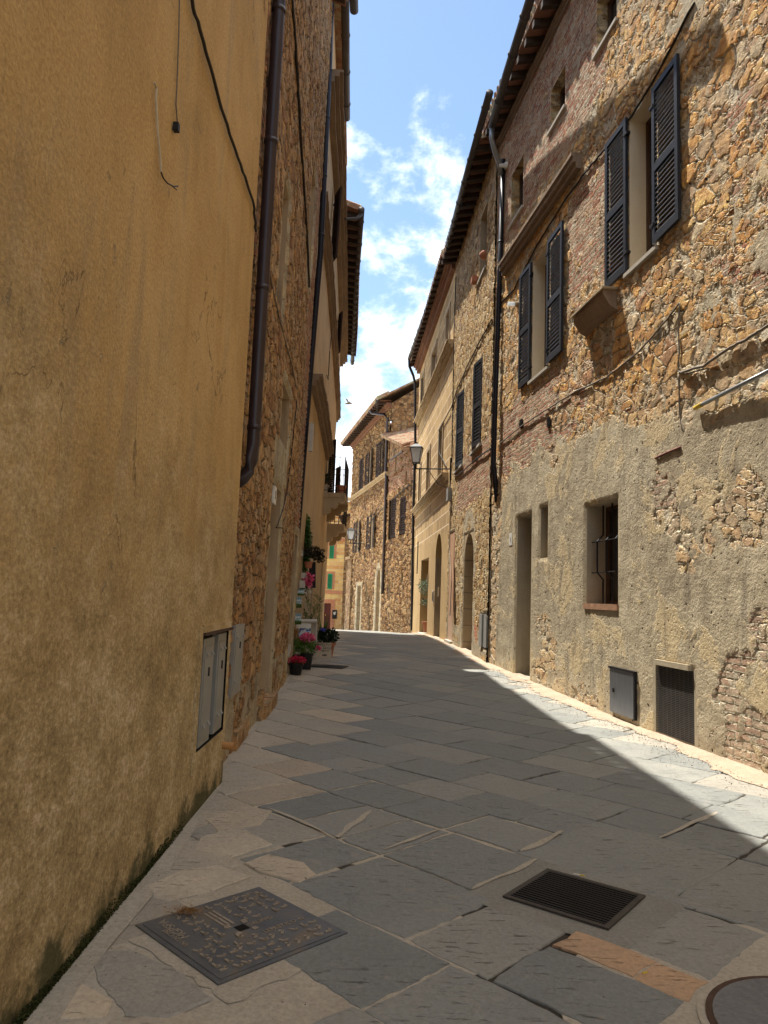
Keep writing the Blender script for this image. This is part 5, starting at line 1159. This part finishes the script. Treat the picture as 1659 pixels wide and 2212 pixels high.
# cement apron round the manhole
m = MB(); n = 60; ring = []
P = grow(MAN, .13)
for i in range(4):
    a, b = P[i], P[(i + 1) % 4]
    for j in range(15): t = j / 15; ring.append((a[0] + (b[0] - a[0]) * t + rs.uniform(-.02, .02) , a[1] + (b[1] - a[1]) * t + rs.uniform(-.02, .02)))
m.poly([(x_, y_, -.0015) for x_, y_ in ring][::-1]); mg = MB(); mg.poly([(x_, y_, -.001) for x_, y_ in grow(GRT, .22)][::-1]); mg2 = MB(); mg2.poly([(x_, y_, -.0045) for x_, y_ in grow(MAN, .80)][::-1]); struct(mg2.build('cement_bed', M_CEM)); struct(mg.build('drain_apron', cement_mat('grey_cement', (.20, .195, .17), (.31, .30, .26))))
def ribbon(m, pts, w, z, jit=.35, step=.03):
    pts = [gnd(x_ , y_) for x_, y_ in pts]; out = []
    for a, b in zip(pts[:-1], pts[1:]):
        k = max(1, int((b - a).length / step)); out += [a.lerp(b, i / k) for i in range(k)]
    out.append(pts[-1]); n = len(out); prev = None; ph = rs.uniform(0, 50)
    for i, q in enumerate(out):
        d = (out[min(i + 1, n - 1)] - out[max(i - 1, 0)]).normalized(); nn = Vector((-d.y, d.x, 0)); e_ = math.sin(math.pi * min(1, (i + .3) / n)) ** .4
        ww = w * e_ * (.45 + 1.1 * float(vnoise(np.array(i * .22 + ph), np.array(0.), 3))); ww2 = w * e_ * (.45 + 1.1 * float(vnoise(np.array(i * .22 + ph), np.array(7.), 3)))
        q = q + nn * rs.uniform(-1, 1) * w * .12; zz = gz(q.y) + z; cur = (Vector((q.x, q.y, zz)) + nn * ww, Vector((q.x, q.y, zz)) - nn * ww2)
        if prev: m.quad(prev[1], cur[1], cur[0], prev[0])
        prev = cur
def cq(x, y): return ((x / 1.0972 + 1512) / 1.8228, (y / 1.0972 + 2520) / 1.8228)
def cw(x, y): return ((x / 1.0533) / 1.8228, (y / 1.0533 + 2441) / 1.8228)
for f_, l_, w_ in ((cq, [(590, 912), (680, 878), (770, 826)], .024), (cq, [(380, 1078), (480, 1030), (570, 1000), (660, 948)], .018), (cq, [(0, 905), (120, 862), (235, 820)], .014), (cq, [(1190, 855), (1290, 812), (1440, 745)], .020), (cw, [(1540, 790), (1470, 845), (1400, 903)], .026), (cw, [(1100, 775), (1250, 835), (1390, 905)], .012)):
    ribbon(m, [f_(*q_) for q_ in l_], w_, .0036)
# left margin cement strip
for i in range(0, 70):
    y0_, y1_ = .8 + i * .2, 1.0 + i * .2; wd = lambda y: .03 + .16 * float(vnoise(np.array(y * 1.3), np.array(0.), 8)) * (1 if y < 6 else .6)
    m.quad((wallL(y0_) - .05, y0_, gz(y0_) + .0075), (wallL(y0_) + wd(y0_), y0_, gz(y0_) + .0055), (wallL(y1_) + wd(y1_), y1_, gz(y1_) + .0055), (wallL(y1_) - .05, y1_, gz(y1_) + .0075))
o = m.build('mortar_apron', M_CEM); struct(o)
def loose_slab(f_, pts, kind, tint, z=.0068):
    P_ = [gnd(*f_(*q_)) for q_ in pts]; out = []
    for a, b in zip(P_, P_[1:] + P_[:1]):
        k = max(2, int((b - a).length / .04)); nn = Vector((a.y - b.y, b.x - a.x, 0)).normalized()
        out += [a.lerp(b, i / k) + nn * rs.uniform(-.004, .004) for i in range(k)]
    me = bpy.data.meshes.new('set_stone'); c_ = sum(out, Vector()) / len(out); n = len(out)
    V = [(q.x, q.y, -.002) for q in out] + [(c_.x + (q.x - c_.x) * .96, c_.y + (q.y - c_.y) * .96, z) for q in out]
    me.from_pydata(V, [], [(i, (i + 1) % n, n + (i + 1) % n, n + i) for i in range(n)] + [tuple(range(n, 2 * n))]); me.materials.append(M_SLAB)
    for nm, v_ in (('tint', tint), ('kindf', kind)): A = me.attributes.new(nm, 'FLOAT', 'FACE'); A.data.foreach_set('value', np.full(n + 1, v_, dtype=np.float32))
    o_ = bpy.data.objects.new('set_stone', me); COL.objects.link(o_); struct(o_)
loose_slab(cw, [(605, 1110), (740, 1045), (900, 1018), (1045, 1065), (860, 1130), (700, 1165), (630, 1150)], 1.25, .6)
loose_slab(cw, [(1010, 1010), (1110, 975), (1260, 1010), (1310, 1055), (1240, 1090), (1080, 1050)], 1.3, .3)
loose_slab(cw, [(370, 1370), (560, 1375), (760, 1470), (880, 1570), (700, 1655), (520, 1640), (400, 1500)], .35, .4, .004)
loose_slab(cw, [(250, 1560), (330, 1510), (470, 1580), (440, 1650), (240, 1655)], 1.2, .9, .004)
loose_slab(cw, [(850, 830), (1000, 770), (1130, 790), (1080, 850), (900, 880)], .9, .2, .004)
loose_slab(cw, [(830, 900), (1000, 860), (1130, 930), (960, 985), (800, 960)], .8, .7, .004)

m = MB()
for i in range(0, 460):
    y0_, y1_ = 4.5 + i * .06, 4.56 + i * .06; wd = lambda y: .03 + .30 * float(vnoise(np.array(y * 2.3), np.array(0.), 9)) ** 1.5 + .09 * float(vnoise(np.array(y * 13.), np.array(0.), 19)) + .04 * float(vnoise(np.array(y * 40.), np.array(0.), 29))
    a0, a1 = wallR(y0_), wallR(y1_)
    m.quad((a0 + .06, y0_, gz(y0_) + .05), (a1 + .06, y1_, gz(y1_) + .05), (a1 - wd(y1_), y1_, gz(y1_) + .0065), (a0 - wd(y0_), y0_, gz(y0_) + .0065))
struct(m.build('wall_foot_strip', M_DUST))
# grit and crumbs
m = MB()
for i in range(9000):
    y = 2 + 13 * random.random() ** 1.5; s_ = random.random()
    x_ = wallR(y) - abs(random.gauss(0, .28)) if s_ < .8 else (wallL(y) + abs(random.gauss(0, .35)) if s_ < .93 else random.uniform(wallL(y), wallR(y)))
    r = random.uniform(.0018, .0035 if s_ > .8 else .009); c = Vector((x_, y, gz(y) + .006 + r)); q = [c + Vector((random.uniform(-1, 1), random.uniform(-1, 1), random.uniform(-.6, .8))) * r * 1.3 for _ in range(4)]
    t_ = random.random()
    for f_ in ((0, 1, 2), (0, 3, 1), (1, 3, 2), (2, 3, 0)): m.poly([q[k] for k in f_], t_)
o = m.build('grit', leafmat('grit', (.10, .07, .05), (.45, .38, .28), .9)); o['kind'] = 'stuff'; o['label'] = 'loose grit and crumbs of mortar along the wall feet'; o['category'] = 'grit'

# ------------------------------------------------------------------ manhole cover with raised marks
M_CAST = NT('cast_iron'); v = M_CAST.obj(); n1 = M_CAST.noise(v, 5, 5, .6); c = M_CAST.ramp(n1, [(.35, (.10, .105, .11)), (.55, (.14, .14, .135)), (.68, (.20, .155, .10))]); M_CAST.b.inputs['Metallic'].default_value = .3; M_CAST.bump(M_CAST.noise(v, 60), .002); M_CAST = M_CAST.done(c, .45)
M_CASTR = simple('worn_raised_iron', (.30, .25, .19), .5, .1, .4, 9)
c = sum(MAN, Vector()) / 4; c.z = -.010; ux = (MAN[2] - MAN[1]); sl = .325; ux = Vector((S2, -S2, 0)); uy = Vector((S2, S2, 0))
R = root('manhole_cover', (c.x, c.y, .006), 'square cast iron manhole cover with raised lettering and a sprinkle of straw', 'manhole cover')
m = MB(); m.obox((c.x, c.y, .002), ux * .335, uy * .335, Vector((0, 0, .003))); m.build('cover_frame', M_CAST, R)
m = MB(); m.obox((c.x, c.y, .002), ux * .312, uy * .312, Vector((0, 0, .006))); cv = m.build('cover', M_CAST, R)
m = MB()
for i in range(11):
    for j in range(11):
        a, b = (i - 5) * .054 + random.uniform(-.008, .008), (j - 5) * .054 + random.uniform(-.008, .008); r_ = math.hypot(a, b)
        if abs(a) > .285 or abs(b) > .285 or r_ < .07 or (b < -.21 and a < .02) or (abs(a + .15) < .10 and abs(b + .03) < .05) or (abs(a - .05) < .07 and b > .05): continue
        if random.random() < .12: continue
        th = random.choice([0, .5, 1.57, 1.0, 2.4]); d1 = ux * math.cos(th) + uy * math.sin(th); d2 = -ux * math.sin(th) + uy * math.cos(th); q = c + ux * a + uy * b + Vector((0, 0, .0195))
        m.obox(q, d1 * .018, d2 * .006, Vector((0, 0, .0035))); m.obox(q + d1 * .014 + d2 * .008, d1 * .006, d2 * .010, Vector((0, 0, .0035)))
for k in range(3): m.obox(c - ux * .10 + uy * (-.05 + k * .022) + Vector((0, 0, .0195)), ux * .045, uy * .006, Vector((0, 0, .002)))
for k in range(3): m.obox(c - ux * .19 + uy * (-.05 + k * .022) + Vector((0, 0, .0195)), ux * .038, uy * .006, Vector((0, 0, .002)))
for (a, b) in ((1, 1), (1, -1), (-1, 1), (-1, -1)): m.obox(c + ux * .042 * a + uy * .042 * b + Vector((0, 0, .0195)), ux * .012, uy * .012, Vector((0, 0, .002)))
for (a, b) in ((-.262, .235), (-.262, .165)):
    for k in range(14): t = 2 * math.pi * k / 14; m.obox(c + ux * (a + .03 * math.cos(t)) + uy * (b + .03 * math.sin(t)) + Vector((0, 0, .0195)), ux * .006, uy * .003, Vector((0, 0, .0015)))
m.build('raised_pattern', M_CASTR, cv)
m = MB(); m.obox(c + Vector((0, 0, .0185)), ux * .026, uy * .026, Vector((0, 0, .001))); m.build('lifting_hole', M_DARK, cv)
zc = Vector((0, 0, .0195))
textobj('MGPSPA', .060, c - uy * .235 - ux * .18 + zc, -ux, -uy, M_CASTR, 'raised_lettering', R, .002); textobj('EN 124 C250', .034, c - uy * .27 - ux * .10 + zc, -ux, -uy, M_CASTR, 'raised_lettering', R, .002)
textobj('GRUPPO', .036, c + uy * .10 + ux * .0 + zc, uy, -ux, M_CASTR, 'raised_lettering', R, .002); textobj('LEPRETICO 40', .036, c + uy * .16 + ux * .10 + zc, uy, -ux, M_CASTR, 'raised_lettering', R, .002)
m = MB(); cc = gnd(403, 1978)
for i in range(420):
    q = cc + Vector((random.gauss(0, .035), random.gauss(0, .02), .018 + random.random() * .01)); m.leaf(q, (random.uniform(-1, 1), random.uniform(-1, 1), random.uniform(-.1, .3)), .0012, random.uniform(.01, .03), random.random())
o = m.build('straw', M_DRY); o['kind'] = 'stuff'; o['label'] = 'little heap of dry straw lying on the square manhole cover'; o['category'] = 'straw'

# drain grates
M_FRM = simple('dirty_iron_frame', (.07, .06, .05), .7, .2, .5, 25)
def drain(name, c, ux, uy, w, h, n, label, z):
    c = Vector((c[0], c[1], 0)); R = root(name, (c.x, c.y, z), label, 'drain grate'); m = MB(); t = .028; Z = Vector((0, 0, z))
    for sgn in (-1, 1): m.obox(c + Z + ux * sgn * (w - t / 2), ux * t / 2, uy * h, Vector((0, 0, .005))); m.obox(c + Z + uy * sgn * (h - t / 2), ux * (w - t), uy * t / 2, Vector((0, 0, .005)))
    m.build('grate_frame', M_FRM, R); m = MB(); m.obox(c + Z + Vector((0, 0, -.004)), ux * (w - t), uy * (h - t), Vector((0, 0, .002))); m.build('drain_bed', M_DARK, R)
    m = MB()
    for i in range(n):
        b = -(h - t) + 2 * (h - t) * (i + .5) / n; m.obox(c + Z + uy * b + Vector((0, 0, .002)), ux * (w - t), uy * ((h - t) / n * .40), Vector((0, 0, .004)))
    m.build('grate_bars', M_IRON, R); return R
gc = sum(GRT, Vector()) / 4
gux = (GRT[3] - GRT[0] + GRT[2] - GRT[1]); gux = gux.normalized(); guy = Vector((-gux.y, gux.x, 0))
drain('drain_grate', gc, gux, guy, .275, .26, 17, 'square black slotted drain grate set in the near paving', .006)
g2_ = (gnd(682, 1437, .12) + gnd(752, 1441, .12)) / 2; drain('drain_grate', (g2_.x - .08, g2_.y), Vector((.18, 1, 0)).normalized(), Vector((1, -.18, 0)).normalized(), .28, .36, 15, 'shallow slotted drain grate across the paving beyond the flower pots', gz(g2_.y) + .006)
# round cover
mb_ = MB(); mb_.tube([(RND.x, RND.y, -.02), (RND.x, RND.y, -.002)], RNDR + .5, 40); struct(mb_.build('cement_bed', M_CEM))
R = root('round_cover', (RND.x, RND.y, 0), 'round concrete filled manhole cover with an iron rim, cut by the frame corner', 'manhole cover')
m = MB(); m.tube([(RND.x, RND.y, -.02), (RND.x, RND.y, .006)], RNDR, 56); m.build('outer_ring', M_CEM, R); m = MB(); m.tube([(RND.x, RND.y, -.02), (RND.x, RND.y, .012)], RNDR - .03, 56); m.build('iron_rim', M_RUST, R)
m = MB(); m.tube([(RND.x, RND.y, -.02), (RND.x, RND.y, .015)], RNDR - .055, 56); m.build('cover_plate', cement_mat('cover_concrete', (.13, .13, .13), (.22, .22, .215)), R)
for (px, py, ang, lb) in ((1263, 1892, 2.7, 'white cigarette end with orange filter by the near drain grate'), (1388, 2102, .4, 'orange cigarette filter lying on the orange paving strip')):
    q = gnd(px, py, .012); d = Vector((math.cos(ang), math.sin(ang), 0)); R = root('cigarette_end', q, lb, 'cigarette end'); m = MB(); m.tube([q, q + d * .025], .004, 8); m.build('filter', M_YTIP, R)
    if px < 1300: m = MB(); m.tube([q + d * .025, q + d * .06], .004, 8); m.build('paper', M_WHITE, R)

# ------------------------------------------------------------------ shop front: pots, easel, signs, ivy
def base(px, py, zz=.1): return gnd(px, py, zz)
# front crimson pot
b = at(639, 1448, 13.1); b.z = gz(13.1)
R = root('flower_pot', b, 'black pot of crimson flowers nearest on the pavement', 'potted plant', 'potted plants by the artist shop'); pot(R, b, .13, .2, M_BLKPOT)
m = MB(); blob(m, b + Vector((0, 0, .24)), (.17, .15, .07), 420, .014, .035, .8); m.build('flowers', M_REDF, R); m = MB(); blob(m, b + Vector((0, 0, .2)), (.15, .14, .06), 160, .015, .04); m.build('leaves', M_LEAF, R)
b = at(632, 1430, 13.9); b.z = gz(13.9)
R = root('flower_pot', b, 'black pot with feathery green leaves and dry orange grass against the wall', 'potted plant', 'potted plants by the artist shop'); pot(R, b, .14, .26, M_BLKPOT)
m = MB(); blob(m, b + Vector((.02, 0, .42)), (.16, .15, .17), 700, .010, .045, .6); m.build('leaves', M_LEAFY, R)
m = MB()
for i in range(260): m.leaf(b + Vector((random.gauss(-.02, .06), random.gauss(0, .06), .5 + random.random() * .15)), (random.gauss(0, .25), random.gauss(0, .25), 1), .004, random.uniform(.08, .2), random.random())
m.build('dry_grass', M_DRY, R)
b = at(662, 1428, 13.9); b.z = gz(13.9)
R = root('flower_pot', b, 'black pot of pink azalea flowers over bright leaves beside the easel', 'potted plant', 'potted plants by the artist shop'); pot(R, b, .12, .3, M_BLKPOT)
m = MB(); blob(m, b + Vector((0, 0, .40)), (.2, .17, .14), 600, .012, .05, .5); m.build('leaves', M_LEAFY, R)
m = MB(); blob(m, b + Vector((.0, 0, .57)), (.15, .12, .08), 200, .022, .045, .6); m.build('flowers', M_PINKF, R); m = MB(); blob(m, b + Vector((.2, 0, .38)), (.05, .05, .04), 50, .022, .045, .4); m.build('drooping_flower', M_PINKF, R)
# painting on a framed board
def flat(name, corners, th, mat, parent):
    m = MB(); a, b_, c_, d_ = [Vector(q) for q in corners]; n = (b_ - a).cross(d_ - a).normalized() * th; m.hexa([a, b_, c_, d_, a + n, b_ + n, c_ + n, d_ + n]); return m.build(name, mat, parent)
def pic_mat(name, sky1, sky2, land, cloud=True, hor=.42):
    N = NT(name); t = N.n('ShaderNodeTexCoord'); s_ = N.n('ShaderNodeSeparateXYZ'); N.L(t.outputs['Generated'], s_.inputs[0]); z = s_.outputs[2]
    n = N.noise(t.outputs['Generated'], 4, 6, .6); zz = N.math('ADD', z, N.math('MULTIPLY', N.math('SUBTRACT', n, .5), .12))
    sk = N.mix(N.ss(z, .4, 1), sky2, sky1); sk = N.mix(N.ss(n, .48, .6), sk, (.75, .76, .78)) if cloud else sk
    c = N.mix(N.ss(zz, hor - .01, hor + .01), N.mix(N.ss(n, .4, .6), land, tuple(x_ * .35 for x_ in land)), sk); return N.done(c, .6)
M_PIC = pic_mat('landscape_picture', (.02, .13, .45), (.25, .45, .7), (.45, .30, .05)); M_PIC2 = pic_mat('small_landscape', (.10, .25, .33), (.3, .45, .45), (.10, .16, .03), True, .35)
Ye = 15.5
def rect(px0, py0, px1, py1, Y, lean=.0): return [at(px0, py1, Y), at(px1, py1, Y), at(px1, py0, Y + lean), at(px0, py0, Y + lean)]
R = root('easel_frame', at(660, 1422, Ye), 'large cream framed board leaning with a blue sky landscape picture', 'framed picture')
M_CREAMW = simple('cream_painted_wood', (.50, .42, .31), .6, 0, .12)
flat('board', rect(640, 1345, 682, 1421, Ye, .15), .02, M_CREAMW, R)
for r_ in ((637, 1342, 640, 1422), (682, 1342, 685, 1422), (637, 1340, 685, 1345), (637, 1418, 685, 1422)): flat('frame_rail', rect(*r_, Ye - .02, .15), .03, M_WPOT, R)
flat('picture', rect(645, 1357, 671, 1389, Ye - .03, .07), .01, M_PIC, R)
q = [at(x_, y_, Ye - .05) for x_, y_ in ((636, 1352), (646, 1346), (672, 1347), (672, 1357), (641, 1357))]; m = MB(); m.poly(q); m.poly([v - Vector((0, .012, 0)) for v in q][::-1])
for i in range(5): j = (i + 1) % 5; m.quad(q[i], q[j], q[j] - Vector((0, .012, 0)), q[i] - Vector((0, .012, 0)))
m.build('arrow_board', M_WHITE, R)
Ys = 15.1
R = root('artist_sign', at(700, 1420, Ys), 'low wooden sign with hand lettered text and an arrow on the pavement', 'sign')
flat('sign_board', rect(684, 1388.5, 716, 1420, Ys), .03, M_CREAMW, R)
M_INK = simple('brown_ink', (.05, .025, .015), .8)
cs = at(700, 1403, Ys - .035)
def sg(px, py): return at(px, py, Ys - .034)
textobj('DIRECTLY', .062, sg(700, 1392.5), (1, 0, 0), (0, 0, 1), M_INK, 'lettering', R, .001); textobj('from', .03, sg(700, 1396.6), (1, 0, 0), (0, 0, 1), M_INK, 'lettering', R, .001); textobj('THE ARTIST', .062, sg(700.5, 1401), (1, 0, 0), (0, 0, 1), M_INK, 'lettering', R, .001)
m = MB(); m.poly([sg(691, 1406), sg(700, 1404.6), sg(700, 1405.6), sg(711, 1405.4), sg(711, 1406.6), sg(700, 1406.6), sg(700, 1407.6)][::-1]); m.poly([sg(696, 1416.5), sg(706, 1416.5), sg(706, 1414.6), sg(702, 1413.4), sg(696, 1414.4)][::-1]); m.build('arrow', M_INK, R)
b = at(706, 1395, 16.3); b.z = gz(16.3)
R = root('flower_pot', b, 'dark leafy bush with a blue flower behind the hand lettered sign', 'potted plant', 'potted plants by the artist shop'); pot(R, b, .18, .3, M_TERR)
cc = at(706, 1374, 16.3); m = MB(); blob(m, cc, (.25, .2, .17), 900, .020, .055, .2); m.build('leaves', M_LEAFD, R); m = MB(); blob(m, cc + Vector((-.08, -.12, .14)), (.05, .04, .03), 60, .014, .03); m.build('flowers', M_BLUEF, R)
b = at(668, 1380, 17.0); b.z = gz(17)
R = root('oleander', b, 'spiky long leaved oleander rising behind the framed picture', 'potted plant'); pot(R, b, .2, .4, M_TERR); m = MB()
for s_ in range(9):
    d = Vector((random.gauss(0, .22), random.gauss(0, .1), 1)).normalized(); L_ = random.uniform(.6, 1.0); t0 = b + Vector((0, 0, .35)); 
    for k in range(16): t = .25 + .75 * k / 16; q = t0 + d * L_ * t; an = random.uniform(0, 6.28); m.leaf(q, (math.cos(an) * .8, math.sin(an) * .8, random.uniform(.3, 1.1)), .011, random.uniform(.12, .24), random.random())
cc = at(700, 1372, 17.0)
for k in range(10): an = random.uniform(0, 6.28); m.leaf(at(697, 1385, 17), (math.cos(an) * .25, math.sin(an) * .3, 1), .014, random.uniform(.3, .75), random.random())
m.build('leaves', M_LEAF, R)
# ivy and hanging plants
b = at(655, 1270, 16.2)
R = root('climbing_ivy', b, 'dense green ivy hanging on the wall above the small paintings', 'climbing plant'); m = MB()
for (px, py, r_, n_) in ((656, 1133, .16, 500), (656, 1160, .20, 700), (657, 1190, .20, 700), (653, 1215, .18, 500), (649, 1240, .14, 300), (660, 1262, .12, 150)): blob(m, at(px, py, 16.0), (r_ * .75, r_, .22), n_, .022, .065, -.2)
m.build('leaves', M_LEAF, R); m = MB(); m.tube([at(652, 1280, 16.15), at(654, 1220, 16.1), at(656, 1130, 16.1)], .012, 6); m.build('stem', M_WOOD, R)
c = at(676, 1204, 15.6); R = root('hanging_basket', c, 'dark trailing plant in a terracotta hanging pot beside the ivy', 'hanging plant'); pot(R, at(666, 1227, 15.6), .09, .13, M_TERR)
m = MB(); blob(m, at(677, 1192, 15.6), (.22, .15, .12), 500, .018, .045, -.2); blob(m, at(690, 1203, 15.6), (.12, .1, .12), 200, .018, .045, -.4); m.build('leaves', leafmat('bronze_leaves', (.015, .012, .010), (.06, .05, .02)), R)
m = MB(); m.tube([at(655, 1175, 15.9), at(668, 1172, 15.6), at(668, 1215, 15.6)], .006, 5); m.build('hanger', M_IRON, R)
c = at(666, 1260, 15.3); R = root('hanging_flowers', c, 'bright pink blossoms with small white ones hanging below the terracotta pot', 'hanging plant'); m = MB(); blob(m, at(667, 1252, 15.3), (.085, .06, .14), 160, .03, .06, -.3); m.build('flowers', M_PINKF, R)
m = MB(); blob(m, at(662, 1277, 15.3), (.08, .06, .07), 60, .015, .04); m.build('white_flowers', M_WHITF, R); m = MB(); blob(m, at(660, 1268, 15.35), (.12, .06, .14), 140, .014, .05, -.5); m.build('leaves', M_LEAF, R)
R = root('hanging_sign', at(675, 1270, 16.1), 'plain black board hung out from the wall behind the pink blossoms', 'sign'); flat('board', rect(668, 1214, 682, 1270, 16.1), .03, M_IRON, R)
for i, (px, py, w_, h_, lb, mt) in enumerate(((644, 1337, 14, 24, 'lowest small blue and green landscape painting on the wall', M_PIC2), (645, 1301, 13, 24, 'middle small teal landscape painting on the wall', M_PIC2), (650, 1280, 14, 13, 'small yellow green painting under the white blossoms', M_PIC2), (653, 1262, 12, 16, 'small pale brown picture beside the pink blossoms', M_WPOT), (657, 1243, 12, 12, 'little pale picture tucked in the ivy', M_WPOT), (651, 1195, 8, 12, 'tiny pale picture high in the ivy', M_WPOT))):
    R = root('small_painting', at(px, py + h_ / 2, 15.0), lb, 'painting', 'small paintings on the shop wall'); flat('canvas', rect(px - w_ / 2, py - h_ / 2, px + w_ / 2, py + h_ / 2, 15.0 + i * .07), .015, mt, R)
c = at(659, 1310, 14.9); m = MB()
for k in range(5): m.quad(at(650 + k * 1.5, 1290 + k * 5, 14.9 + .02 * (k % 2)), at(656 + k * 2.2, 1292 + k * 6, 14.95), at(659 + k * 2.5, 1300 + k * 6, 14.9), at(652 + k * 2, 1299 + k * 5.5, 14.95))
single(m, 'hanging_cloth', simple('patterned_cloth', (.45, .36, .24), .8, 0, .5, 20), 'pale patterned cloth bag hanging beside the small paintings', 'cloth')
c = at(620, 1405, 12.6); m = MB(); m.obox(c, (.03, 0, 0), (0, .05, 0), (0, 0, .07)); m.tube([c + Vector((0, 0, .07)), c + Vector((.04, 0, .1)), c + Vector((.05, 0, .02)), c + Vector((.02, 0, -.1))], .018, 6); single(m, 'iron_ring', M_WPOT, 'worn pale stone tether ring low on the wall before the flower pots', 'ring')
# balcony pots
for (px, py, Y, r_, mt, lb, lf) in ((700, 1060, 23.3, .15, M_WPOT, 'white pot with spiky leaves on the near balcony corner by the wall', 1), (737, 1057, 23.3, .15, M_TERR, 'terracotta pot with bare twigs at the outer balcony corner', 0)):
    b = at(px, py, Y); b.z = b1.z; R = root('balcony_pot', b, lb, 'potted plant'); pot(R, b, r_, .27, mt)
    m = MB()
    if lf:
        for k in range(160): an = random.uniform(0, 6.28); m.leaf(b + Vector((random.gauss(0, .04), random.gauss(0, .04), .27 + random.random() * .3)), (math.cos(an), math.sin(an), random.uniform(-.1, 1)), .012, random.uniform(.12, .28), random.random())
        m.build('leaves', M_LEAFD, R)
    else:
        for k in range(7): m.tube([b + Vector((0, 0, .25)), b + Vector((random.gauss(-.15, .1), random.gauss(0, .08), .25 + random.random() * .3))], .004, 4)
        m.build('twigs', M_WOOD, R)
# bird
c = at(753, 872, 30); R = root('bird', c, 'small white bird flying in the sky gap with raised wings', 'bird')
m = MB(); m.tube([c + Vector((-.16, 0, -.02)), c + Vector((-.08, 0, 0)), c + Vector((.05, 0, .01)), c + Vector((.13, 0, .03)), c + Vector((.17, 0, .02))], [.008, .035, .045, .028, .006], 8)
for s_ in (-1, 1): m.poly([c + Vector((-.03, 0, .02)), c + Vector((.05, 0, .02)), c + Vector((.02 + s_ * .07, s_ * .08, .17)), c + Vector((-.02 + s_ * .12, s_ * .1, .2))])
m.build('body', M_WHITF, R)
for o in bpy.data.objects:
    if '_o' in o.keys(): del o['_o']
